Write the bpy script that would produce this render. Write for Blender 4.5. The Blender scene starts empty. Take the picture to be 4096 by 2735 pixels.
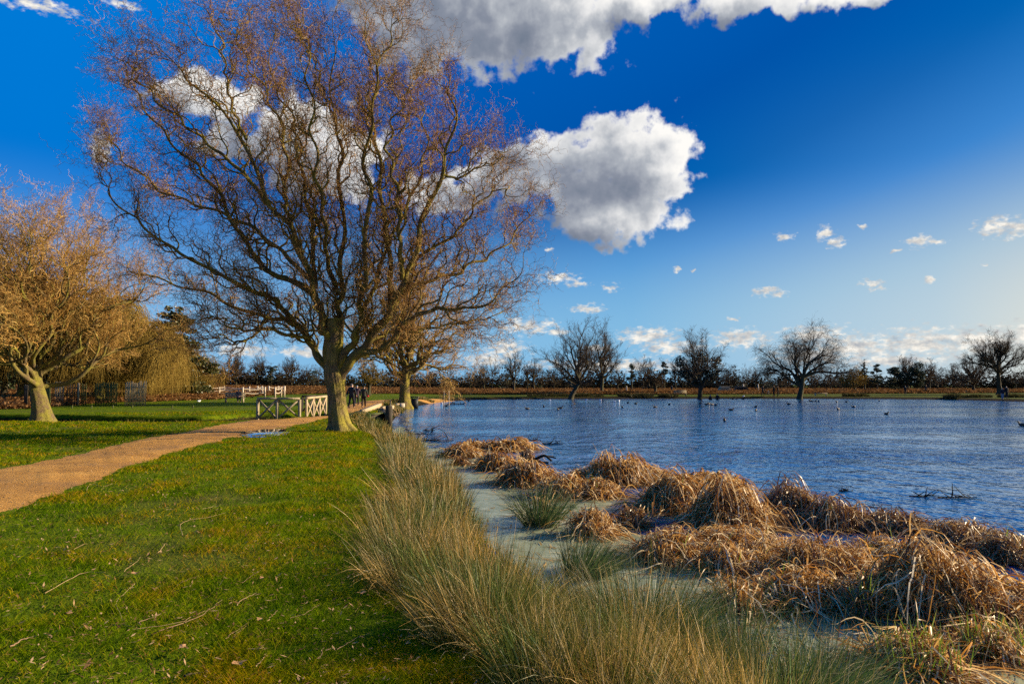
import bpy, math
import numpy as np
from mathutils import Vector
R = math.radians
rng = np.random.default_rng(7)
sc = bpy.context.scene
C = sc.collection
F = 682.667; HZ = 383.75; H = 1.75; WZ = -0.55
PITCH = math.atan((HZ-341.5)/F)
CP, SP = math.cos(PITCH), math.sin(PITCH)
SUN_AZ, SUN_EL = R(75), R(21)

# ---------- view helpers: a point of the ground seen in the photograph (4096 wide) ----------
def ray(px, py):
    u = (px/4-512)/F; v = (341.875-py/4)/F
    return np.array([u, CP - v*SP, SP + v*CP])
def at(px, py, z=0.0):
    d = ray(px, py); t = (z-H)/d[2]
    return np.array([d[0]*t, d[1]*t, z])
def atY(px, py, Y):
    d = ray(px, py); t = Y/d[1]
    return np.array([d[0]*t, Y, H+d[2]*t])
def azel(px, py):
    d = ray(px, py); d = d/np.linalg.norm(d)
    return math.degrees(math.atan2(d[0], d[1])), math.degrees(math.asin(d[2]))

# ---------- object helpers ----------
def tag(o, label=None, cat=None, group=None, kind=None):
    if label: o['label'] = label
    if cat: o['category'] = cat
    if group: o['group'] = group
    if kind: o['kind'] = kind
    return o
def empty(name, loc=(0,0,0), rz=0.0):
    o = bpy.data.objects.new(name, None); C.objects.link(o)
    o.location = [float(v) for v in loc]; o.rotation_euler = (0,0,rz); o.empty_display_size = .2
    return o
def obj(name, me, parent=None, loc=None, rz=None):
    o = bpy.data.objects.new(name, me); C.objects.link(o)
    if parent is not None: o.parent = parent
    if loc is not None: o.location = [float(v) for v in loc]
    if rz is not None: o.rotation_euler = (0,0,rz)
    return o
def mesh(name, V, Fs, m=None, smooth=False):
    """V (n,3); Fs = list of int arrays (k,3) or (k,4)"""
    me = bpy.data.meshes.new(name)
    V = np.ascontiguousarray(V, dtype=np.float32)
    if not isinstance(Fs, (list, tuple)) or np.ndim(Fs[0])==1 and len(Fs[0]) in (3,4) and not isinstance(Fs[0], np.ndarray): Fs = [np.array(Fs)]
    Fs = [np.asarray(f, dtype=np.int32) for f in Fs if len(f)]
    me.vertices.add(len(V)); me.vertices.foreach_set('co', V.ravel())
    nl = sum(f.size for f in Fs); npol = sum(len(f) for f in Fs)
    me.loops.add(nl); me.polygons.add(npol)
    me.loops.foreach_set('vertex_index', np.concatenate([f.ravel() for f in Fs]))
    tot = np.concatenate([np.full(len(f), f.shape[1], dtype=np.int32) for f in Fs])
    st = np.concatenate([[0], np.cumsum(tot)[:-1]]).astype(np.int32)
    me.polygons.foreach_set('loop_start', st)
    if smooth: me.polygons.foreach_set('use_smooth', np.ones(npol, dtype=bool))
    me.update(calc_edges=True)
    if m: me.materials.append(m)
    return me
class G:
    """collects geometry for ONE mesh"""
    def __init__(s): s.V=[]; s.Q=[]; s.T=[]; s.n=0
    def add(s, V, Q=None, T=None):
        V = np.asarray(V, float).reshape(-1,3)
        if Q is not None and len(Q): s.Q.append(np.asarray(Q)+s.n)
        if T is not None and len(T): s.T.append(np.asarray(T)+s.n)
        s.V.append(V); s.n += len(V); return s
    def box(s, c, sz, rz=0.0, tilt=None):
        x,y,z = [q/2 for q in sz]
        V = np.array([[a*x,b*y,c_*z] for c_ in (-1,1) for b in (-1,1) for a in (-1,1)])
        if tilt is not None: V = V @ tilt.T
        c_, s_ = math.cos(rz), math.sin(rz)
        V = V @ np.array([[c_,s_,0],[-s_,c_,0],[0,0,1]]) + np.asarray(c, float)
        return s.add(V, Q=[[0,2,3,1],[4,5,7,6],[0,1,5,4],[2,6,7,3],[0,4,6,2],[1,3,7,5]])
    def beam(s, a, b, w, t, up=(0,0,1)):
        a = np.asarray(a,float); b = np.asarray(b,float); d = b-a; L = np.linalg.norm(d); d/=L
        u = np.cross(d, up); nu = np.linalg.norm(u)
        u = np.array([1.,0,0]) if nu<1e-6 else u/nu
        v = np.cross(u, d)
        V = [a+(i*L)*d + j*w/2*u + k*t/2*v for i in (0,1) for j in (-1,1) for k in (-1,1)]
        return s.add(V, Q=[[0,1,3,2],[4,6,7,5],[0,4,5,1],[2,3,7,6],[0,2,6,4],[1,5,7,3]])
    def mesh(s, name, m=None, smooth=False):
        return mesh(name, np.concatenate(s.V), [np.concatenate(s.Q) if s.Q else [], np.concatenate(s.T) if s.T else []], m, smooth)
def nrm(a): return a/np.maximum(np.linalg.norm(a, axis=-1, keepdims=True), 1e-9)
def tubes(P, Rr, K=4, cap=False):
    """P (M,N,3) Rr (M,N) -> V, Q"""
    P = np.asarray(P,float); M,N,_ = P.shape
    T = np.empty_like(P); T[:,1:-1] = P[:,2:]-P[:,:-2]; T[:,0] = P[:,1]-P[:,0]; T[:,-1] = P[:,-1]-P[:,-2]
    T = nrm(T)
    md = nrm(P[:,-1]-P[:,0])
    a = np.where(np.abs(md[:,2:3])<.8, np.array([[0,0,1.]]), np.array([[1.,0,0]]))
    ref = nrm(np.cross(md, a))[:,None,:]
    v = nrm(np.cross(T, ref)); u = np.cross(v, T)
    ang = np.arange(K)*2*np.pi/K
    V = P[:,:,None,:] + Rr[:,:,None,None]*(np.cos(ang)[None,None,:,None]*u[:,:,None,:] + np.sin(ang)[None,None,:,None]*v[:,:,None,:])
    idx = np.arange(M*N*K).reshape(M,N,K)
    A = idx[:,:-1,:]; B = idx[:,1:,:]
    Q = np.stack([A, np.roll(A,-1,2), np.roll(B,-1,2), B], -1).reshape(-1,4)
    return V.reshape(-1,3), Q
def strips(P, W, side):
    """flat ribbons: P (M,N,3) W (M,N) side (M,3) or (M,N,3)"""
    M,N,_ = P.shape
    if side.ndim==2: side = side[:,None,:]
    V = np.stack([P-side*W[:,:,None]/2, P+side*W[:,:,None]/2], 2)
    idx = np.arange(M*N*2).reshape(M,N,2)
    Q = np.stack([idx[:,:-1,0], idx[:,:-1,1], idx[:,1:,1], idx[:,1:,0]], -1).reshape(-1,4)
    return V.reshape(-1,3), Q
def catmull(pts, n):
    p = np.asarray(pts, float); p = np.vstack([2*p[0]-p[1], p, 2*p[-1]-p[-2]])
    t = np.linspace(0, len(p)-3-1e-6, n); i = t.astype(int); f = (t-i)[:,None]
    a,b,c,d = p[i],p[i+1],p[i+2],p[i+3]
    return .5*((2*b)+(-a+c)*f+(2*a-5*b+4*c-d)*f**2+(-a+3*b-3*c+d)*f**3)
def sstep(x, a, b):
    t = np.clip((x-a)/(b-a), 0, 1); return t*t*(3-2*t)
_ng = np.random.default_rng(3).random((8,64,64))
def vnoise(x, y, k=0):
    """smooth value noise -1..1"""
    x = np.asarray(x,float); y = np.asarray(y,float)
    i = np.floor(x).astype(int); j = np.floor(y).astype(int); fx = x-i; fy = y-j
    fx = fx*fx*(3-2*fx); fy = fy*fy*(3-2*fy); g = _ng[k%8]
    a = g[i%64,j%64]; b = g[(i+1)%64,j%64]; c = g[i%64,(j+1)%64]; d = g[(i+1)%64,(j+1)%64]
    return 2*((a*(1-fx)+b*fx)*(1-fy)+(c*(1-fx)+d*fx)*fy)-1
def fbm(x, y, o=4, k=0):
    s=0; a=1; t=0
    for q in range(o): s = s+a*vnoise(x*2**q+q*7.3, y*2**q+q*3.1, k+q); t+=a; a*=.5
    return s/t

# ---------- materials ----------
def new_mat(name):
    m = bpy.data.materials.new(name); m.use_nodes = True; nt = m.node_tree; nt.nodes.clear()
    out = nt.nodes.new('ShaderNodeOutputMaterial'); return m, nt, out
class NT:
    def __init__(s, nt): s.nt=nt
    def n(s, t, **kw):
        nd = s.nt.nodes.new(t)
        for k,v in kw.items():
            if k.startswith('i_'):
                key = k[2:]; key = int(key) if key.isdigit() else key.replace('_',' ')
                sock = nd.inputs[key]
                if hasattr(v,'is_linked') or isinstance(v, bpy.types.NodeSocket): s.nt.links.new(v, sock)
                else: sock.default_value = v
            else: setattr(nd, k, v)
        return nd
    def math(s, op, a, b=None, c=None, clamp=False):
        nd = s.nt.nodes.new('ShaderNodeMath'); nd.operation=op; nd.use_clamp=clamp
        for i,v in enumerate((a,b,c)):
            if v is None: continue
            if isinstance(v, bpy.types.NodeSocket): s.nt.links.new(v, nd.inputs[i])
            else: nd.inputs[i].default_value = v
        return nd.outputs[0]
    def vm(s, op, a, b=None, c=None, out=0):
        nd = s.nt.nodes.new('ShaderNodeVectorMath'); nd.operation=op
        for i,v in enumerate((a,b,c)):
            if v is None: continue
            if isinstance(v, bpy.types.NodeSocket): s.nt.links.new(v, nd.inputs[i])
            else: nd.inputs[i].default_value = v
        return nd.outputs[out]
    def link(s, a, b): s.nt.links.new(a, b)
    def ramp(s, fac, stops, interp='LINEAR'):
        nd = s.nt.nodes.new('ShaderNodeValToRGB'); cr = nd.color_ramp; cr.interpolation = interp
        while len(cr.elements)>1: cr.elements.remove(cr.elements[-1])
        cr.elements[0].position = stops[0][0]; cr.elements[0].color = (*stops[0][1],1)
        for p,c in stops[1:]:
            e = cr.elements.new(p); e.color = (*c,1)
        s.nt.links.new(fac, nd.inputs[0]); return nd.outputs[0]
    def noise(s, vec, scale, detail=4, rough=.55, out=0, dim='3D'):
        nd = s.nt.nodes.new('ShaderNodeTexNoise'); nd.noise_dimensions = dim
        nd.inputs['Scale'].default_value=scale; nd.inputs['Detail'].default_value=detail; nd.inputs['Roughness'].default_value=rough
        if vec is not None: s.nt.links.new(vec, nd.inputs['Vector'])
        return nd.outputs[out]
    def mix(s, fac, a, b, bt='MIX'):
        nd = s.nt.nodes.new('ShaderNodeMix'); nd.data_type='RGBA'; nd.blend_type=bt
        for k,v in ((0,fac),(6,a),(7,b)):
            if isinstance(v, bpy.types.NodeSocket): s.nt.links.new(v, nd.inputs[k])
            elif k==0: nd.inputs[0].default_value=v
            else: nd.inputs[k].default_value=(*v,1)
        return nd.outputs[2]
def leafy(name, stops, trans=.35, gloss=.08, rough=.45, patch=None):
    """blades, leaves, twigs: a colour per island, some light let through, a little sheen"""
    m, nt, out = new_mat(name); k = NT(nt)
    g = k.n('ShaderNodeNewGeometry')
    col = k.ramp(g.outputs['Random Per Island'], stops)
    if patch:
        nz = k.noise(g.outputs['Position'], patch[0], 3)
        if len(patch)>4: col = k.mix(k.ramp(nz, [(patch[5],(1,1,1)),(patch[6],(0,0,0))]), col, k.mix(1.0, col, patch[4], 'MULTIPLY'))
        col = k.mix(k.ramp(nz, [(patch[2],(0,0,0)),(patch[3],(1,1,1))]), col, k.mix(1.0, col, patch[1], 'MULTIPLY'))
    d = k.n('ShaderNodeBsdfDiffuse', i_Color=col)
    sh = d.outputs[0]
    if trans>0:
        t = k.n('ShaderNodeBsdfTranslucent', i_Color=col)
        mx = k.n('ShaderNodeMixShader', i_0=trans); k.link(sh, mx.inputs[1]); k.link(t.outputs[0], mx.inputs[2]); sh = mx.outputs[0]
    if gloss>0:
        gl = k.n('ShaderNodeBsdfGlossy', i_Roughness=rough); gl.inputs['Color'].default_value=(1,.97,.9,1)
        mx = k.n('ShaderNodeMixShader', i_0=gloss); k.link(sh, mx.inputs[1]); k.link(gl.outputs[0], mx.inputs[2]); sh = mx.outputs[0]
    k.link(sh, out.inputs[0]); return m
def solid(name, c1, c2=None, scale=5, rough=.8, bump=0., bscale=20, spec=.3, stretch=None, metal=0.):
    m, nt, out = new_mat(name); k = NT(nt)
    tc = k.n('ShaderNodeTexCoord').outputs['Object']
    if stretch:
        tc = k.n('ShaderNodeMapping', i_Vector=tc, i_Scale=stretch).outputs[0]
    b = k.n('ShaderNodeBsdfPrincipled', i_Roughness=rough); b.inputs['Specular IOR Level'].default_value=spec
    b.inputs['Metallic'].default_value=metal
    if c2: k.link(k.ramp(k.noise(tc, scale, 5, .6), [(.32,c1),(.68,c2)]), b.inputs['Base Color'])
    else: b.inputs['Base Color'].default_value=(*c1,1)
    if bump:
        bp = k.n('ShaderNodeBump', i_Strength=bump, i_Distance=.02, i_Height=k.noise(tc, bscale, 4)); k.link(bp.outputs[0], b.inputs['Normal'])
    k.link(b.outputs[0], out.inputs[0]); return m
# ---------- camera, sun, sky ----------
cam = bpy.data.cameras.new('camera'); co = bpy.data.objects.new('camera', cam); C.objects.link(co)
cam.sensor_width = 36; cam.lens = 24; cam.clip_start=.05; cam.clip_end = 6000
co.location = (0,0,H); co.rotation_euler = (math.pi/2+PITCH, 0, 0); sc.camera = co
sd = np.array([math.sin(SUN_AZ)*math.cos(SUN_EL), math.cos(SUN_AZ)*math.cos(SUN_EL), math.sin(SUN_EL)])
sl = bpy.data.lights.new('sun','SUN'); so = bpy.data.objects.new('sun', sl); C.objects.link(so)
sl.energy = 5.0; sl.angle = R(.5); sl.color = (1,.82,.58)
so.rotation_euler = Vector(-sd).to_track_quat('-Z','Y').to_euler(); so.location=(60,40,60)
sc.view_settings.view_transform='Standard'; sc.view_settings.look='None'; sc.view_settings.exposure=1.15; sc.view_settings.gamma=1
sc.cycles.max_bounces=6; sc.cycles.diffuse_bounces=2; sc.cycles.glossy_bounces=3; sc.cycles.transmission_bounces=3
sc.cycles.transparent_max_bounces=8; sc.cycles.use_denoising=False; sc.cycles.sample_clamp_indirect=4
try: sc.cycles.use_adaptive_sampling=True; sc.cycles.adaptive_threshold=.02
except Exception: pass

# the clouds stand in the sky by direction: azimuth, elevation, half-widths (degrees)
def cl(px, py, w, h, s=1.0):
    a,e = azel(px,py); a2,_ = azel(px+w,py); _,e2 = azel(px,py-h)
    return (a, e, max(.25,(a2-a))*s, max(.2,(e2-e))*s)
BIG = [cl(1950,10,560,330), cl(1700,130,300,210), cl(2230,80,290,250), cl(2650,-20,330,90), cl(3010,0,300,100), cl(3440,-40,300,80), cl(1500,-60,500,120),
       cl(2480,640,280,205), cl(2610,630,225,205), cl(2340,770,260,165), cl(2480,850,250,130), cl(2110,705,290,120), cl(2210,610,150,115),
       cl(1330,640,230,190), cl(1180,520,190,120), cl(860,400,230,90), cl(1000,560,260,60), cl(1800,760,190,90)]
SML = [cl(2230,1112,110,26), cl(2310,1135,60,20), cl(2447,1148,42,25), cl(2350,1232,90,24), cl(2110,1305,150,42), cl(2230,1330,50,25), cl(2195,995,32,9),
       cl(3070,1165,80,22), cl(3110,1178,50,14), cl(3490,1135,62,26), cl(3520,1155,40,12), cl(3300,935,50,36), cl(3345,970,52,30), cl(3140,948,50,24), cl(3680,962,66,38), cl(3740,968,60,16), cl(3580,1000,32,9),
       cl(3990,905,110,50), cl(4080,920,90,50), cl(3715,1120,34,16), cl(3455,903,20,12), cl(3940,1066,20,10), cl(2712,1077,20,12), cl(2772,1083,14,8), cl(2940,1277,34,8),
       cl(2590,1345,170,45), cl(2680,1390,180,40), cl(2960,1355,170,52), cl(2400,1395,90,26), cl(2020,1395,120,60), cl(1960,1440,160,40),
       cl(3260,1340,190,52), cl(3420,1390,300,76), cl(3680,1370,300,80), cl(3920,1365,300,80), cl(4150,1335,240,80), cl(3250,1420,260,55), cl(3560,1440,420,30), cl(2450,1460,500,34),
       cl(980,1400,150,34), cl(560,1370,90,30), cl(1240,1410,180,30), cl(330,1470,200,40),
       cl(400,590,60,90), cl(120,10,260,38), cl(500,20,90,26), cl(-500,300,400,120), cl(4700,500,300,150), cl(5000,1200,400,100), cl(-700,1300,400,60), cl(-900,900,200,60)]
w = bpy.data.worlds.new('World'); sc.world = w; w.use_nodes = True
nt = w.node_tree; nt.nodes.clear(); k = NT(nt)
wo = nt.nodes.new('ShaderNodeOutputWorld')
sky = k.n('ShaderNodeTexSky', sky_type='NISHITA'); sky.sun_disc=False; sky.sun_elevation=SUN_EL; sky.sun_rotation=SUN_AZ
sky.air_density=1.0; sky.dust_density=.35; sky.ozone_density=3.0
D = k.n('ShaderNodeTexCoord').outputs['Generated']
sx = k.n('ShaderNodeSeparateXYZ', i_0=D)
az = k.math('MULTIPLY', k.math('ARCTAN2', sx.outputs[0], sx.outputs[1]), 57.2958)
el = k.math('MULTIPLY', k.math('ARCSINE', sx.outputs[2]), 57.2958)
Pv = k.n('ShaderNodeCombineXYZ', i_0=az, i_1=el).outputs[0]
warp = k.noise(Pv, .22, 2, .5, out=1)
warp2 = k.noise(Pv, 1.3, 2, .6, out=1)
Pw = k.vm('MULTIPLY_ADD', k.vm('SUBTRACT', warp, (.5,.5,.5)), (5.0,3.6,0), Pv)
Pw = k.vm('MULTIPLY_ADD', k.vm('SUBTRACT', warp2, (.5,.5,.5)), (1.2,.8,0), Pw)
Pn = k.vm('MULTIPLY_ADD', k.vm('SUBTRACT', warp2, (.5,.5,.5)), (1.3,.8,0), Pv)
def field(P, blobs, sm):
    d = None
    for a,e,ra,re in blobs:
        q = k.vm('MULTIPLY_ADD', P, (1/ra,1/re,0), (-a/ra,-e/re,0))
        L = k.vm('LENGTH', q, out=1)
        d = L if d is None else k.math('SMOOTH_MIN', d, L, sm)
    return k.math('SUBTRACT', 1.0, d)
Mb = field(Pw, BIG, .18); Ms = field(Pn, SML, .25)
n1 = k.noise(Pv, .50, 9, .54)
n2 = k.noise(k.vm('MULTIPLY',Pv,(1,1.9,1)), 1.5, 6, .6)
tb = k.math('MULTIPLY_ADD', k.math('SUBTRACT', n1, .49), 1.7, Mb)
ts = k.math('MULTIPLY_ADD', k.math('SUBTRACT', n2, .52), 2.6, Ms)
ab = k.n('ShaderNodeMapRange', interpolation_type='SMOOTHSTEP', i_0=tb, i_1=-.02, i_2=.32).outputs[0]
asm = k.n('ShaderNodeMapRange', interpolation_type='SMOOTHSTEP', i_0=ts, i_1=-.02, i_2=.9).outputs[0]
# light: how much cloud lies between here and the sun (up and to the right)
off = (3.4, 1.7, 0)
Pws = k.vm('ADD', Pw, off)
Mb2 = field(Pws, BIG[:17], .18)
n1s = k.noise(k.vm('ADD', Pv, off), .55, 3, .5)
tb2 = k.math('MULTIPLY_ADD', k.math('SUBTRACT', n1s, .5), .6, Mb2)
n1l = k.noise(Pv, .55, 3, .5)
tbl = k.math('MULTIPLY_ADD', k.math('SUBTRACT', n1l, .5), .8, Mb)
lit = k.math('MULTIPLY_ADD', k.math('SUBTRACT', k.math('MULTIPLY_ADD', tb, .3, k.math('MULTIPLY', tbl, .7)), tb2), .62, .40)
thick = k.n('ShaderNodeMapRange', i_0=tb, i_1=.05, i_2=1.1, i_3=.34, i_4=-.30).outputs[0]
lb = k.math('ADD', lit, thick, clamp=True)
colb = k.ramp(lb, [(0,(.15,.19,.26)),(.3,(.25,.28,.35)),(.55,(.44,.47,.52)),(.82,(.82,.82,.82)),(1,(1.0,.98,.94))])
cols = k.ramp(k.noise(k.vm('MULTIPLY',Pv,(1,1.6,1)), .9, 5, .6), [(.3,(.38,.42,.48)),(.5,(.72,.70,.66)),(.62,(1.0,.95,.86))])
# blue of a polarised winter sky
lum = k.math('MULTIPLY', k.n('ShaderNodeSeparateXYZ', i_0=sky.outputs[0]).outputs[1], .054)
skr = k.ramp(lum, [(0,(.0,.15,.52)),(.07,(.0,.155,.56)),(.10,(.0,.105,.46)),(.13,(.0,.088,.40)),(.165,(.0,.125,.45)),(.209,(.01,.21,.62)),(.25,(.08,.30,.65)),(.30,(.19,.43,.68)),(.40,(.42,.57,.69)),(.51,(.78,.72,.58)),(1,(1.0,.95,.8))])
lowf = k.n('ShaderNodeMapRange', interpolation_type='SMOOTHSTEP', i_0=el, i_1=17.0, i_2=2.0, i_3=0.0, i_4=.90).outputs[0]
low = k.ramp(k.n('ShaderNodeMapRange', i_0=az, i_1=-40.0, i_2=60.0).outputs[0], [(0,(.26,.53,.80)),(.5,(.24,.52,.78)),(.72,(.52,.66,.74)),(.86,(.95,.84,.62)),(1,(1,.86,.6))])
leftf = k.math('MULTIPLY', k.n('ShaderNodeMapRange', interpolation_type='SMOOTHSTEP', i_0=az, i_1=-4.0, i_2=-36.0).outputs[0], k.n('ShaderNodeMapRange', interpolation_type='SMOOTHSTEP', i_0=az, i_1=-140.0, i_2=-80.0).outputs[0])
skr = k.mix(k.math('MULTIPLY', leftf, .8), skr, (0,.21,.72))
rgtf = k.math('MULTIPLY', k.n('ShaderNodeMapRange', interpolation_type='SMOOTHSTEP', i_0=az, i_1=12.0, i_2=46.0).outputs[0], k.n('ShaderNodeMapRange', interpolation_type='SMOOTHSTEP', i_0=el, i_1=26.0, i_2=3.0).outputs[0])
skyc = k.mix(lowf, k.mix(k.math('MULTIPLY', rgtf, .22), skr, (.62,.68,.74)), low)
c1 = k.mix(asm, skyc, cols)
c2 = k.mix(ab, c1, colb)
bg = k.n('ShaderNodeBackground', i_Color=c2, i_Strength=.45)
k.link(bg.outputs[0], wo.inputs[0])
w.cycles.sampling_method='MANUAL'; w.cycles.sample_map_resolution=512
# ---------- the land, the pond, the path ----------
_sh_near = [(1600,1652),(1582,1672),(1562,1700),(1560,1728),(1600,1748),(1640,1830),(1700,1910),(1790,2010),(1880,2110),(2000,2220),(2150,2330),(2350,2440),(2600,2560),(2900,2680)]
_sh_far = [(4096,1606),(3850,1599.5),(3700,1597),(3300,1594.5),(3000,1594),(2600,1594),(2300,1595),(2120,1596),(2000,1597),(1900,1599),(1800,1604),(1735,1611),(1680,1622),(1640,1633),(1612,1641)]
near = [tuple(at(x,y,WZ)[:2]) for x,y in _sh_near]
far = [tuple(at(x,y,WZ)[:2]) for x,y in _sh_far]
shore = near + [(2.6,4.1),(5.5,3.6),(9,3.3),(20,2.5),(45,2),(80,6),(105,25),(112,50),(100,72),(78,84)] + far
shore = np.array(shore)
def _seg_dist(x, y, P, closed=True):
    d = np.full(x.shape, 1e9); n = len(P)
    for i in range(n if closed else n-1):
        a = P[i]; b = P[(i+1)%n]; ab = b-a; L = max(ab@ab,1e-9)
        t = np.clip(((x-a[0])*ab[0]+(y-a[1])*ab[1])/L,0,1)
        d = np.minimum(d, np.hypot(x-a[0]-t*ab[0], y-a[1]-t*ab[1]))
    return d
def inside(x, y, P):
    r = np.zeros(x.shape, bool); n=len(P); j=n-1
    for i in range(n):
        xi,yi = P[i]; xj,yj = P[j]
        if yi!=yj: r ^= ((yi>y)!=(yj>y)) & (x < (xj-xi)*(y-yi)/(yj-yi)+xi)
        j=i
    return r
def shore_s(x, y):
    d = _seg_dist(x,y,shore); return np.where(inside(x,y,shore), -d, d)
# stream that leaves the pond under the footbridge and runs off to the left
ditch = np.array([at(x,y,0)[:2] for x,y in [(1150,1655),(1060,1655),(930,1664),(800,1668),(500,1668),(330,1666),(60,1660),(-700,1655)]])
ditch = np.vstack([ditch[:1]+[1.0,.8], ditch])
PR = [(-700,2260),(0,2076),(255,1983),(447,1913),(639,1836),(798,1785),(990,1744),(1150,1712),(1319,1672),(1420,1654),(1510,1632),(1565,1612),(1620,1601),(1700,1596.5),(1850,1590),(2050,1587),(2280,1585)]
PL = [(-700,1985),(0,1871),(192,1830),(383,1791),(556,1753),(734,1724),(900,1692),(1034,1674),(1215,1671),(1330,1655),(1385,1622),(1440,1604),(1520,1597),(1640,1592),(1850,1586),(2050,1583),(2280,1581)]
PRw = catmull([at(x,y,0)[:2] for x,y in PR], 260); PLw = catmull([at(x,y,0)[:2] for x,y in PL], 260)
path_poly = np.vstack([PRw[::3], PLw[::-3]])
def land(x, y):
    z = -0.22*sstep(y,62,95)*sstep(x,-28,-8)
    z = z + 2.0*sstep(y,90,330)*sstep(-x/np.maximum(y,1),.05,.6)
    near_l = 1-sstep(np.hypot(x,y),40,90)
    return z + near_l*(.05*fbm(x*.35,y*.35,3)+.015*fbm(x*1.9,y*1.9,2,3))
_pc=at(1068,1727,0); PUD=(_pc[0],_pc[1],(at(1150,1727,0)-at(985,1727,0))[0]/2,abs(at(1068,1713,0)[1]-at(1068,1741,0)[1])/2); PUDZ=float(land(np.array([PUD[0]]),np.array([PUD[1]]))[0])
def gz(x, y):
    x = np.asarray(x,float); y=np.asarray(y,float)
    L = land(x,y); s = shore_s(x,y)
    w_ = np.where(y<32, 1.9+.5*vnoise(x*.4,y*.4), 1.3)
    up = WZ-.03 + (L-WZ+.03)*sstep(s,-.15,w_)
    dn = WZ-.03 - np.minimum(.9, .22*np.maximum(-s-.15,0))
    z = np.where(s>-.15, up, dn)
    dd = _seg_dist(x,y,ditch,False)
    pq=1-sstep(np.hypot((x-PUD[0])/(PUD[2]*1.25),(y-PUD[1])/(PUD[3]*1.5)),.9,1.7)
    z=z*(1-pq)+PUDZ*pq
    o_=np.argsort(ditch[:,0]); side=y<np.interp(x,ditch[o_,0],ditch[o_,1])
    nw=sstep(dd,.9,5.5); fw=sstep(dd,.8,1.5)
    zn=np.where(dd<.9,-.85,L*nw-.42*(1-nw)); zf=L*fw-.85*(1-fw)
    return np.minimum(z, np.where(side,zn,zf))
def gz1(x,y): return float(gz(np.array([x]),np.array([y]))[0])
def gat(px,py,lift=0.):
    p = at(px,py,0.0)
    for _ in range(4):
        z = gz1(p[0],p[1]); p = at(px,py,z)
    p[2] += lift; return p
def axis(lo, hi, r, step):
    a=[0.]; 
    while a[-1]<hi: a.append(a[-1]+max(step,a[-1]*r))
    b=[0.]
    while b[-1]<-lo: b.append(b[-1]+max(step,b[-1]*r))
    return np.array([-v for v in b[:0:-1]]+a)
ax = axis(-1600,1600,.016,.09); ay = axis(-40,3200,.0115,.09); ay = np.unique(np.round(np.concatenate([ay, np.arange(32,47,.16)]),3))
X,Y = np.meshgrid(ax, ay); Z = gz(X.ravel(),Y.ravel()).reshape(X.shape)
idx = np.arange(X.size).reshape(X.shape)
Q = np.stack([idx[:-1,:-1],idx[:-1,1:],idx[1:,1:],idx[1:,:-1]],-1).reshape(-1,4)
m,nt,out = new_mat('turf'); k=NT(nt)
pos = k.n('ShaderNodeNewGeometry').outputs['Position']; sp = k.n('ShaderNodeSeparateXYZ', i_0=pos)
n_a = k.noise(pos, .35, 4); n_b = k.noise(pos, 3.0, 5, .65); n_c = k.noise(pos, 28, 3, .6)
turf = k.ramp(n_b, [(.30,(.028,.046,.001)),(.5,(.075,.115,.002)),(.7,(.14,.165,.004))])
turf = k.mix(k.ramp(n_a,[(.52,(0,0,0)),(.66,(.8,.8,.8))]), turf, (.085,.085,.016))
turf = k.mix(k.ramp(n_c,[(.60,(0,0,0)),(.72,(.55,.55,.55))]), turf, (.10,.062,.022))
mud = k.ramp(n_b, [(.3,(.010,.008,.004)),(.7,(.030,.022,.011))])
lowz = k.n('ShaderNodeMapRange', i_0=k.math('MULTIPLY_ADD', n_b, .25, sp.outputs[2]), i_1=-.16, i_2=-.03).outputs[0]
col = k.mix(lowz, mud, turf)
b = k.n('ShaderNodeBsdfPrincipled', i_Roughness=.95); b.inputs['Specular IOR Level'].default_value=.03
k.link(col, b.inputs['Base Color'])
hgt = k.math('MULTIPLY_ADD', n_c, .5, n_b)
k.link(k.n('ShaderNodeBump', i_Strength=.9, i_Distance=.06, i_Height=hgt).outputs[0], b.inputs['Normal'])
k.link(b.outputs[0], out.inputs[0])
tag(obj('ground', mesh('ground', np.stack([X.ravel(),Y.ravel(),Z.ravel()],1), Q, m, True)), kind='structure')
ground_turf = m

# water: one level sheet, seen wherever the land dips below it
m,nt,out = new_mat('pond_water'); k=NT(nt)
pos = k.n('ShaderNodeNewGeometry').outputs['Position']
rip = k.n('ShaderNodeMapping', i_Vector=pos, i_Rotation=(0,0,R(-28)), i_Scale=(1.25,.85,1)).outputs[0]
w1 = k.noise(rip, 1.25, 3, .5); w2 = k.noise(rip, .35, 2, .5); w3 = k.noise(rip, 4.5, 2, .5)
patch = k.ramp(k.noise(k.n('ShaderNodeMapping', i_Vector=pos, i_Scale=(.5,1.8,1)).outputs[0], .07, 4), [(.38,(.0,.0,.0)),(.62,(1,1,1))])
hh = k.math('MULTIPLY_ADD', w1, 1.0, k.math('MULTIPLY_ADD', w2, .9, k.math('MULTIPLY', w3, .22)))
# calm water close to the reeds on the near bank
calm = k.n('ShaderNodeMapRange', interpolation_type='SMOOTHSTEP', i_0=k.vm('DOT_PRODUCT', pos, (.62,.78,0), out=1), i_1=8.0, i_2=17.0, i_3=.10, i_4=1.0).outputs[0]
bmp = k.n('ShaderNodeBump', i_Distance=.30, i_Height=hh, i_Strength=k.math('MULTIPLY', calm, k.math('MULTIPLY_ADD', patch, .75, .2)))
b = k.n('ShaderNodeBsdfPrincipled', i_Roughness=.06, i_Base_Color=(.002,.080,.24,1), i_IOR=1.5); k.link(bmp.outputs[0], b.inputs['Normal'])  # strong blue base colour stands in for the weak sky reflection
k.link(b.outputs[0], out.inputs[0])
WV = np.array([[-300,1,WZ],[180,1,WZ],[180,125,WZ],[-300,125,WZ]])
tag(obj('water', mesh('water', WV, [[0,1,2,3]], m)), kind='structure')

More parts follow.
